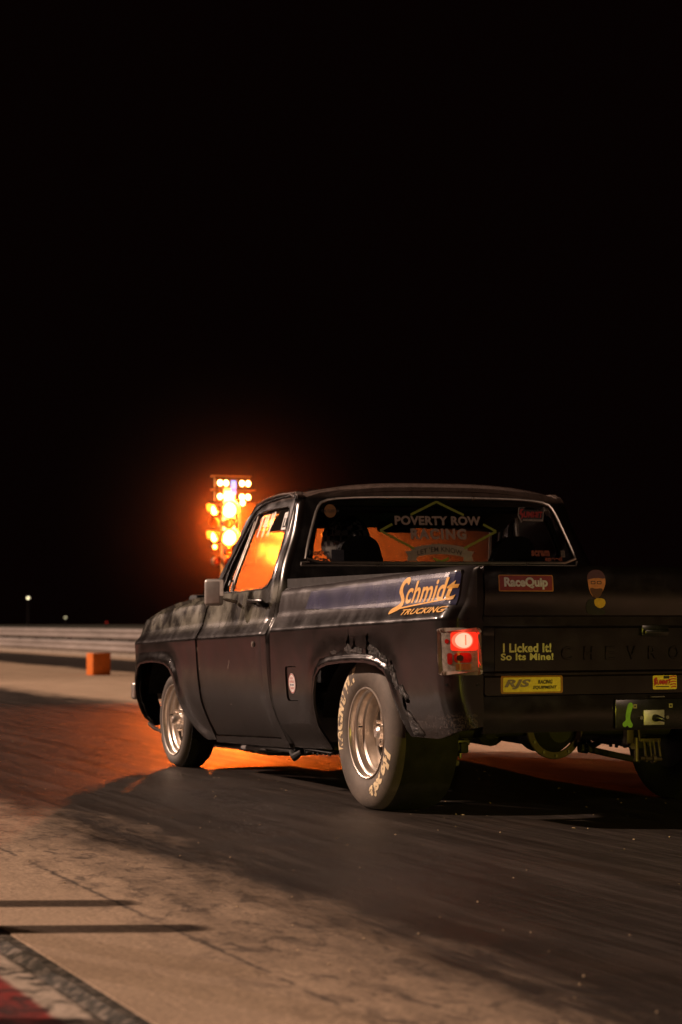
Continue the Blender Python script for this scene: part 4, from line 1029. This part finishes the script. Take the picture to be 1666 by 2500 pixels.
# wheels ------------------------------------------------------------------------------------
def star2d(rout, rin, nsp=5, wsp=.05, rh=.062):
    loops = [ell(0, 0, rout, rout, 60)]
    for k in range(nsp):
        a0 = 2 * PI * k / nsp + .3; half = PI / nsp
        lp = []
        for i in range(7):
            t = -1 + 2 * i / 6; lp.append((rin * math.cos(a0 + t * (half - wsp / rin)), rin * math.sin(a0 + t * (half - wsp / rin))))
        for i in range(4):
            t = 1 - 2 * i / 3; lp.append((rh * math.cos(a0 + t * (half - wsp * .62 / rh)), rh * math.sin(a0 + t * (half - wsp * .62 / rh))))
        loops.append(lp)
    return loops
def wheel(s, y, rad, zc, xo, wd, dish, rear, label=None):
    """s: side, xo: outer face distance from the centre line, wd: tyre width"""
    cen = (0, y, zc)
    o = bpy.data.objects.new('wheel', None); COL.objects.link(o); o.empty_display_size = .1
    o.location = (s * xo, y, zc); o.parent = truck
    if label: o['label'] = label
    rl = .208
    if rear: prof = [(rl - .006, .030), (rl + .004, .008), (.232, -.006), (.262, -.012), (.300, -.012), (.330, -.003), (.348, .018), (.357, .045), (rad, .08), (rad, wd - .08), (.357, wd - .045), (.345, wd - .01), (.30, wd), (.22, wd - .02), (rl - .006, wd - .04)]
    else: prof = [(rl - .004, .022), (rl + .006, .006), (.225, -.002), (.245, -.004), (.262, .004), (.272, .018), (rad - .002, .034), (rad, .05), (rad, wd - .05), (rad - .004, wd - .03), (.25, wd), (.21, wd - .02)]
    # sidewalls dusty, tread dark: two materials on one tyre
    bm = bmesh.new(); pr = [(r, -s * d) for r, d in prof]
    lathe(bm, [(r, d) for r, d in pr], (0, 0, 0), 96, flat=-zc + .002)
    for f in bm.faces:
        c = f.calc_center_median(); rr = math.hypot(c.y, c.z); d = -s * c.x
        if d > (.06 if rear else .034): f.material_index = 1
    bmesh.ops.recalc_face_normals(bm, faces=bm.faces)
    if not rear:      # tread blocks: shallow cross grooves cut as raised lugs
        for k in range(80):
            a = 2 * PI * k / 80
            if math.sin(a) * (rad + .003) + zc < .004: continue
            for dd, w2 in ((.045, .030), (.082, .020), (.107, .020), (.132, .030)):
                if dd > wd - .04: continue
                rot = Matrix.Rotation(a, 3, 'X')
                b2 = bmesh.new(); bmesh.ops.create_cube(b2, size=1); bmesh.ops.scale(b2, vec=(w2, .006, .016), verts=b2.verts)
                bmesh.ops.translate(b2, vec=(-s * dd, rad - .0005, 0), verts=b2.verts); bmesh.ops.rotate(b2, cent=(0, 0, 0), matrix=rot, verts=b2.verts)
                for f in b2.faces: f.material_index = 1
                join2d(bm, b2)
        for v in bm.verts: v.co.z = max(v.co.z, -zc + .001)
    t = finish(bm, 'tyre', None, o, angle=40, mats=[M['slick'] if rear else M['tyre'], M['tread']])
    # rim
    bm = bmesh.new()
    D = wd - .05
    rp = [(rl, .018), (rl + .003, .004), (rl, -.001), (rl - .005, .001), (rl - .009, .010), (rl - .010, .026), (rl - .020, .030), (rl - .024, .036), (rl - .026, .062 if rear else .05), (rl - .034, .070 if rear else .056), (rl - .038, .11 if rear else .08), (rl - .040, D), (rl, D)]
    lathe(bm, [(r, -s * d) for r, d in rp], (0, 0, 0), 96, closed=False)
    bmesh.ops.recalc_face_normals(bm, faces=bm.faces)
    rim = finish(bm, 'rim', M['alu'], o, angle=35)
    b = flat2d(star2d(rl - .034, .150, wsp=.028))
    cut2d(b, rng(-.17, .17, .03), rng(-.17, .17, .03))
    def hm(u, v, off):
        r = math.hypot(u, v); d = dish + .018 * sst(.05, .16, r) - .018 * sst(.075, .03, r)
        return Vector((-s * (d + off), u, v))
    wrap(b, hm, .012)
    hub = finish(b, 'hub', M['alu'], o, angle=35)
    bm = bmesh.new()
    lathe(bm, [(0, dish - .050), (.018, dish - .050), (.030, dish - .040), (.034, dish - .018), (.034, dish + .01)] if rear else [(0, dish - .062), (.016, dish - .062), (.026, dish - .05), (.032, dish - .018), (.034, dish + .01)], (0, 0, 0), 24, closed=False)
    if s > 0: 
        for v in bm.verts: v.co.x *= -1
    finish(bm, 'hub_cap', M['alu'], hub)
    bm = bmesh.new()
    for k in range(5):
        a = 2 * PI * k / 5 + .3 + PI / 5; c = (.058 * math.cos(a), .058 * math.sin(a))
        tube(bm, [(-s * (dish + .0), c[0], c[1]), (-s * (dish - .025), c[0], c[1]), (-s * (dish - .030), c[0], c[1])], [.0105, .0105, .007], 6)
    finish(bm, 'lug_nut', M['alu'], hub)
    bm = bmesh.new(); tube(bm, [(-s * .05, .168 * .94, .02), (-s * .03, .150, .02)], .004, 6); finish(bm, 'valve', M['dark'], rim)
    bm = bmesh.new(); lathe(bm, [(0, dish + .03), (.13, dish + .03), (.135, dish + .04), (.135, wd - .075), (.203, wd - .045), (.203, wd - .035), (0, wd - .06)], (0, 0, 0), 32, closed=False)
    if s > 0:
        for v in bm.verts: v.co.x *= -1
    if s < 0: pass
    finish(bm, 'brake_drum', M['dark'], o)
    if rear:
        # worn script on the sidewall, twice round
        for (txt, a0, a1, m_) in (('Hoosier', R(-12), R(-84), .40), ('RACING TIRE', R(200), R(108), .16)):
            b = fit(text2d(txt, .085, .2), 0, 0, 1, 1); cut2d(b, rng(0, 1, .02), (.3, .6))
            keep = []
            def tm(u, v, off):
                # outer face seen from the outside of the left wheel: +y is to the left
                a = a0 + (a1 - a0) * u
                r = .252 + .066 * (1 - v if False else v)
                d = interp(r, [.232, .262, .300, .330], [-.006, -.012, -.012, -.003]) - .0015
                return Vector((-s * d, -math.cos(a) * r * 1.0, math.sin(a) * r))
            wrap(b, tm)
            dele = [f for f in b.faces if noise.noise(f.calc_center_median() * 42) > m_]
            bmesh.ops.delete(b, geom=dele, context='FACES')
            finish(b, 'tyre_lettering', dec('yellowed_tyre_lettering', (.78, .62, .38)), t, False)
    return o
_x = 1
for s in (-1, 1):
    wheel(s, .999, .358, .352, .945, .32, .10, True, 'fat rear drag slick with worn pale lettering on a deep-dish rim' if s < 0 else None)
    wheel(s, 3.984, .2825, .280, .930, .19, .055, False, 'narrow front wheel with bright star-shaped hub' if s < 0 else None)

# ------------------------------------------------------------ driver
def skin_mesh(name, pts, edges, mat, parent=None, sub=2):
    """pts: (x,y,z,r); one continuous skinned surface"""
    me = bpy.data.meshes.new('sk'); me.from_pydata([p[:3] for p in pts], edges, [])
    o = bpy.data.objects.new('sk', me); COL.objects.link(o)
    md = o.modifiers.new('s', 'SKIN'); md.use_smooth_shade = True
    for i, p in enumerate(pts):
        sv = me.skin_vertices[0].data[i]; sv.radius = (p[3], p[3] if len(p) < 5 else p[4]); sv.use_root = (i == 0)
    o.modifiers.new('u', 'SUBSURF').levels = sub
    dg = bpy.context.evaluated_depsgraph_get(); m2 = bpy.data.meshes.new_from_object(o.evaluated_get(dg))
    bpy.data.objects.remove(o); bpy.data.meshes.remove(me)
    m2.name = name; m2.materials.clear(); m2.materials.append(mat)
    m2.polygons.foreach_set('use_smooth', [True] * len(m2.polygons))
    q = bpy.data.objects.new(name, m2); COL.objects.link(q)
    if parent: q.parent = parent
    return q
X0 = -.425
P = []; Eg = []
def jn(p, par=None):
    P.append(p); 
    if par is not None: Eg.append((par, len(P) - 1))
    return len(P) - 1
pel = jn((X0, 2.52, .66, .15)); wai = jn((X0, 2.50, .80, .14), pel); che = jn((X0, 2.47, .98, .155), wai); ne = jn((X0, 2.47, 1.12, .065), che); hd = jn((X0, 2.49, 1.21, .075), ne); jn((X0, 2.50, 1.31, .085), hd)
for s in (-1, 1):
    sh_ = jn((X0 + s * .17, 2.47, 1.03, .075), che); el = jn((X0 + s * .25, 2.60, .84, .055), sh_); wr = jn((X0 + s * .16, 2.78, .98, .032), el); pa = jn((X0 + s * .155, 2.825, 1.02, .030), wr)
    for k in range(4):
        a = jn((X0 + s * (.175 - .002 * k), 2.852 + .004 * k, 1.045 - .020 * k, .010), pa); b_ = jn((X0 + s * .178, 2.882, 1.045 - .020 * k, .0095), a); jn((X0 + s * .155, 2.888, 1.040 - .019 * k, .0085), b_)
    a = jn((X0 + s * .135, 2.84, 1.045, .011), pa); jn((X0 + s * .140, 2.87, 1.060, .009), a)
    hp = jn((X0 + s * .10, 2.58, .63, .10), pel); kn = jn((X0 + s * .15, 2.93, .72, .068), hp); an = jn((X0 + s * .13, 3.12, .42, .042), kn); jn((X0 + s * .13, 3.20, .38, .038), an)
drv = thing('person', 'driver in a dark suit and patterned full-face helmet sitting behind the rear window', 'person', (0, 0, 0))
skin_mesh('race_suit', P, Eg, M['suit'], drv)
def helmet_mat():
    m, nt, b = newmat('patterned_helmet_shell'); v = coords(nt)
    n = noi(nt, v, 9, 3, .5, 1.2)
    ck = nt.nodes.new('ShaderNodeTexChecker'); ck.inputs['Scale'].default_value = 34; L(nt, v, ck.inputs['Vector'])
    ck.inputs['Color1'].default_value = (.012, .012, .014, 1); ck.inputs['Color2'].default_value = (.16, .15, .14, 1)
    s = nt.nodes.new('ShaderNodeSeparateXYZ'); L(nt, v, s.inputs[0])
    low = band(nt, s.outputs[2], 1.20, 1.265, .01)
    k = mth(nt, 'MULTIPLY', low, ramp(nt, n, [(.45, g(0)), (.5, g(1))]).outputs[0])
    c = mix(nt, ramp(nt, n, [(.40, g(0)), (.44, g(1))]).outputs[0], (.014, .013, .014), ck.outputs[0])
    c = mix(nt, k, c, (.62, .60, .56))
    L(nt, c, b.inputs['Base Color']); b.inputs['Roughness'].default_value = .22; return m
bm = bmesh.new(); bmesh.ops.create_uvsphere(bm, u_segments=36, v_segments=24, radius=1)
for v in bm.verts:
    x, y, z = v.co; r = 1
    yy = y * .150 * (1.08 if y > 0 and z < .1 else 1.0); xx = x * .126; zz = z * .140
    if z < -.35: xx *= 1 - .12 * (-z - .35); zz = max(zz, -.118)
    if y > .3 and z < -.1: yy += .022
    v.co = (X0 + xx, 2.495 + yy, 1.305 + zz)
hl = finish(bm, 'helmet', helmet_mat(), drv, angle=60)
bm = bmesh.new()
for i in range(13):
    a0 = R(20 + 140 * i / 12)
K = [[bm.verts.new((X0 + .130 * math.cos(R(15 + 150 * i / 14)), 2.495 + .156 * math.sin(R(15 + 150 * i / 14)), 1.275 + .075 * j)) for j in (0, 1)] for i in range(15)]
for a, b_ in zip(K, K[1:]): bm.faces.new((a[0], b_[0], b_[1], a[1]))
finish(bm, 'visor', M['darkgloss'], hl)

# ------------------------------------------------------------ setting
def sheet3(name, x0, y0, x1, y1, z, mat, cuts=0):
    bm = bmesh.new(); vs = [bm.verts.new(p) for p in ((x0, y0, z), (x1, y0, z), (x1, y1, z), (x0, y1, z))]; bm.faces.new(vs)
    o = finish(bm, name, mat, None, False); o['kind'] = 'structure'; return o
sheet3('ground', -400, -60, 400, 500, -.03, M['ground'])
bm = bmesh.new(); box(bm, (-3.30, -40, -.25), (9.4, 260, 0)); o = finish(bm, 'track', M['track'], None, False); o['kind'] = 'structure'
# painted edge strip, a little lower than the lane with a broken lip
bm = bmesh.new()
n = 260; ys = [-14 + 44 * i / n for i in range(n + 1)]; rows = []
for y in ys:
    e = .018 * noise.noise(Vector((0, y * 5, 0))) + .01 * noise.noise(Vector((3, y * 17, 0)))
    rows.append([bm.verts.new(p) for p in ((-3.302, y, -.004), (-3.335 + e, y, -.004), (-3.365 + e, y, -.020 + .004 * noise.noise(Vector((1, y * 9, 0)))), (-3.9, y, -.016), (-9, y, -.016))])
for a, b_ in zip(rows, rows[1:]):
    for i in range(4): bm.faces.new((a[i + 1], a[i], b_[i], b_[i + 1]))
o = finish(bm, 'edge_strip', M['edge'], None, False); o['kind'] = 'structure'

# loose rubber crumbs and straw on the lane
bm = bmesh.new(); rd_ = random.Random(3)
for k in range(700):
    y = rd_.uniform(-5.5, 9); x = rd_.uniform(-2.9, 2.6); r = rd_.uniform(.0011, .0034) * (1.35 if rd_.random() < .12 else 1)
    b2 = bmesh.new(); bmesh.ops.create_icosphere(b2, subdivisions=1, radius=r)
    st = rd_.random() < .15
    for v in b2.verts: v.co = Vector((v.co.x * (3.2 if st else rd_.uniform(.7, 1.6)), v.co.y * rd_.uniform(.7, 1.4), v.co.z * .7))
    bmesh.ops.rotate(b2, cent=(0, 0, 0), matrix=Matrix.Rotation(rd_.uniform(0, 6.3), 3, 'Z'), verts=b2.verts)
    bmesh.ops.translate(b2, vec=(x, y, r * .6), verts=b2.verts); join2d(bm, b2)
o = finish(bm, 'track_debris', simple('straw_and_grit', (.62, .46, .28), .7), None, False); tag(o, 'tiny pale crumbs of grit and straw scattered over the dark track', 'debris', None, 'stuff')

# the far guard rail: two corrugated beams on posts with a low kerb
gr_ = thing('guardrail', 'long pale two-beam metal guardrail along the far side of the track', 'guardrail', (9.0, 20, 0))
def beam(z0, z1):
    bm = bmesh.new(); K = 14; prof = []
    for i in range(K + 1):
        t = i / K; prof.append((-.045 * abs(math.sin(2 * PI * t)) ** .7, z0 + (z1 - z0) * t))
    a = [[bm.verts.new((x, y, z)) for x, z in prof] for y in (0, 90)]; c = [[bm.verts.new((x + .006, y, z)) for x, z in prof] for y in (0, 90)]
    for i in range(K): bm.faces.new((a[0][i], a[0][i + 1], a[1][i + 1], a[1][i])); bm.faces.new((c[0][i], c[1][i], c[1][i + 1], c[0][i + 1]))
    for e in (0, 1): 
        for i in range(K): bm.faces.new((a[e][i], c[e][i], c[e][i + 1], a[e][i + 1]))
    finish(bm, 'rail_beam', M['galv'], gr_, angle=60)
def galv():
    m, nt, b = newmat('weathered_galvanised_steel'); v = coords(nt, (1, .22, 1)); n = noi(nt, v, 2.2, 6, .7); s2 = noi(nt, coords(nt, (1, 1, .2)), 1.6, 5, .7)
    L(nt, ramp(nt, n, [(.3, (.24, .21, .195)), (.7, (.42, .37, .345))]).outputs[0], b.inputs['Base Color'])
    b.inputs['Roughness'].default_value = .55; b.inputs['Metallic'].default_value = .15; return m
M['galv'] = galv()
beam(.44, .69); beam(.12, .39)
for k in range(48):
    bm = bmesh.new(); box(bm, (.012, k * 1.9 - .05, -.02), (.14, k * 1.9 + .05, .66), .006, 1)
    finish(bm, 'post', M['dark'] if k % 3 else M['steel'], gr_, False)
bm = bmesh.new(); box(bm, (-.02, 0, -.02), (.30, 90, .10), .01); finish(bm, 'kerb', M['concrete'], gr_)

# unseen posts and rail added left of view to throw bars of shade
bar = thing('shade_blocker', 'added unseen barrier beside the red strip, casting bars of shade on pale concrete', 'blocker', (-3.7, -2.0, -.016))
for px_, py_, ph_ in ((.05, .72, .60), (.06, .16, .62), (-.55, -.95, .60)):
    bm = bmesh.new(); box(bm, (px_ - .06, py_ - .07, 0), (px_ + .06, py_ + .07, ph_), .03); finish(bm, 'post', M['dark'], bar)
bm = bmesh.new(); tube(bm, [(.05, .72, .10), (.06, .16, .10), (-.55, -.95, .10)], .012, 6); finish(bm, 'rail', M['dark'], bar)

# foam block at the timing beam
bm = bmesh.new(); box(bm, (-.165, -.11, 0), (.165, .11, .355), .010, 3, Matrix.Rotation(R(14), 3, 'Z'))
for v in bm.verts: v.co += Vector((noise.noise(v.co * 9), noise.noise(v.co * 9 + Vector((5, 0, 0))), 0)) * .004
o = finish(bm, 'marker_block', M['orange']); o.location = (4.225, 24.3, .002); tag(o, 'bright orange foam block standing alone on the track', 'marker block')

# starting lights ("christmas tree")
TX, TY = 2.70, 13.5
tree = thing('starting_lights', 'tall starting light tree with glowing amber lamps ahead of the truck', 'starting lights', (TX, TY, 0))
M['treepaint'] = simple('yellow_painted_housing', (.55, .28, .05), .5)
M['treedark'] = simple('black_painted_housing', (.02, .018, .016), .5)
bm = bmesh.new(); box(bm, (-.05, .02, 0), (.05, .10, 2.44), .008); box(bm, (-.22, -.12, 0), (.22, .25, .05), .01); finish(bm, 'post', M['treepaint'], tree)
bm = bmesh.new(); box(bm, (.15, .0, 1.50), (.33, .09, 2.175), .01); finish(bm, 'side_panel', M['treepaint'], tree)
for z in (2.46, 2.31):
    bm = bmesh.new(); box(bm, (-.19, -.07, z), (.30 if z < 2.4 else .25, .05, z + .012), .004, 1); box(bm, (-.15, -.01, z - .12), (.26, .05, z), .006, 1); finish(bm, 'lamp_bar', M['treepaint'], tree)
def tlamp(x, z, r, mat, power=0, col=(1, .135, .010), yaw=0, hood_=True):
    bm = bmesh.new(); rot = Matrix.Rotation(R(yaw), 3, 'Z')
    def tr(b2, name, m_, par):
        bmesh.ops.rotate(b2, cent=(0, 0, 0), matrix=rot, verts=b2.verts); bmesh.ops.translate(b2, vec=(x, -.03, z), verts=b2.verts)
        return finish(b2, name, m_, par)
    lathe(bm, [(r * 1.12, .06), (r * 1.12, -.02), (r * 1.02, -.02), (r * 1.02, .0), (.0, .0), (0, .06)], (0, 0, 0), 24, 'y', closed=False)
    h = tr(bm, 'lamp_housing', M['treedark'], tree)
    if hood_:
        bm = bmesh.new(); rr = r * 1.12; pa = []
        for i in range(13):
            a = R(-20 + 220 * i / 12); pa.append([bm.verts.new((rr * q * math.cos(a), yy, rr * q * math.sin(a))) for q, yy in ((1, -.02), (1, -.02 - r * (.6 + .9 * max(0, math.sin(a)))), (.97, -.02 - r * (.6 + .9 * max(0, math.sin(a)))), (.97, -.02))])
        for a, b_ in zip(pa, pa[1:]):
            for i in range(4): bm.faces.new((a[i], a[(i + 1) % 4], b_[(i + 1) % 4], b_[i]))
        tr(bm, 'lamp_hood', M['treepaint'], h)
    bm = bmesh.new(); lathe(bm, [(r, -.002), (r * .8, -.014), (r * .4, -.022), (0, -.024)], (0, 0, 0), 24, 'y', closed=False)
    ln = tr(bm, 'lens', mat, h)
    if power:
        d = Vector((0, -1, 0)); d.rotate(Matrix.Rotation(R(yaw), 3, 'Z').to_euler())
        l = lamp('amber_lamp', 'AREA', power, col, (TX + x + d.x * .06, TY - .03 + d.y * .06, z), (TX + x + d.x * 5, TY + d.y * 5, z - .9))
        l.data.shape = 'DISK'; l.data.size = r * 1.7; l.parent = tree; l.matrix_parent_inverse = Matrix.Translation((-TX, -TY, 0))
for z in (2.39, 2.24):
    for x in (-.106, -.036, .151, .221): tlamp(x, z, .031, M['lit_stage'], hood_=False)
tlamp(.158, 2.175, .03, M['lit_stage'], hood_=False)
PW = 125
tlamp(0, 2.095, .085, M['lit_amber'], PW); tlamp(0, 1.79, .085, M['lit_amber'], PW)
tlamp(0, 1.945, .055, M['amber_lens'])
bm = bmesh.new(); box(bm, (-.05, -.02, 1.74), (.075, .02, 2.33), .006); finish(bm, 'glare_plate', emis('painted_lamp_glare', (1, .46, .12), 9), tree)  # glowing plate added to imitate the glare between the lamps
tlamp(-.158, 2.095, .060, M['lit_amber'], yaw=-62); tlamp(-.158, 1.80, .060, M['lit_amber'], yaw=-62)
tlamp(-.158, 1.95, .05, M['amber_lens'], yaw=-38); tlamp(-.165, 1.685, .024, M['lit_amber'], hood_=False)
tlamp(-.14, 1.53, .045, M['redlens']); tlamp(.0, 1.53, .06, M['redlens']); tlamp(.0, 1.64, .04, M['amber_lens'])
bm = bmesh.new(); box(bm, (.028, -.035, 2.27), (.085, -.02, 2.42), .003); finish(bm, 'blue_display', emis('blue_lit_display', (.35, .4, 1), 2.0), tree)

# haze added round the lights to imitate lens bloom
def halo_mat():
    m = bpy.data.materials.new('halo_haze'); m.use_nodes = True; nt = m.node_tree; nt.nodes.clear()
    o = N(nt, 'ShaderNodeOutputMaterial'); pv = N(nt, 'ShaderNodeVolumePrincipled')
    pv.inputs['Color'].default_value = (.95, .62, .42, 1); pv.inputs['Anisotropy'].default_value = .55
    tc = nt.nodes.new('ShaderNodeTexCoord'); ln = nt.nodes.new('ShaderNodeVectorMath'); ln.operation = 'LENGTH'; L(nt, tc.outputs['Object'], ln.inputs[0])
    k = mth(nt, 'SUBTRACT', 1.0, mth(nt, 'DIVIDE', ln.outputs['Value'], 3.0), clamp=True)
    L(nt, mth(nt, 'MULTIPLY', mth(nt, 'ADD', mth(nt, 'MULTIPLY', mth(nt, 'POWER', k, 12.0), 6.0), mth(nt, 'POWER', k, 4.5)), .036), pv.inputs['Density'])
    L(nt, pv.outputs[0], o.inputs['Volume']); return m
bm = bmesh.new(); bmesh.ops.create_icosphere(bm, subdivisions=4, radius=3.0)
o = finish(bm, 'halo', halo_mat()); o.location = (TX, TY, 2.0); tag(o, 'added thin orange-lit smoke hanging around the starting lights', 'halo', None, 'stuff')

# far lamps beyond the track
def far_lamp(x, y, z, r, mat, label):
    t = thing('distant_lamp', label, 'lamp', (x, y, 0), 'lamps far beyond the guardrail')
    bm = bmesh.new(); tube(bm, [(0, 0, -.03), (0, 0, z - r)], [.03, .02], 8); box(bm, (-.15, -.05, z - r), (.15, .15, z - r + .03)); finish(bm, 'pole', M['dark'], t)
    bm = bmesh.new(); bmesh.ops.create_uvsphere(bm, u_segments=12, v_segments=8, radius=r); bmesh.ops.translate(bm, vec=(0, 0, z), verts=bm.verts); finish(bm, 'lamp_globe', mat, t)
far_lamp(26.0, 120, 2.38, .075, M['star'], 'bright pale yellow lamp, highest of the far lights on the left')
far_lamp(28.45, 120, 1.13, .075, M['star2'], 'dim yellowish lamp low above the guardrail')
far_lamp(31.2, 120, .80, .07, M['starred'], 'faint red lamp low above the guardrail near the truck')
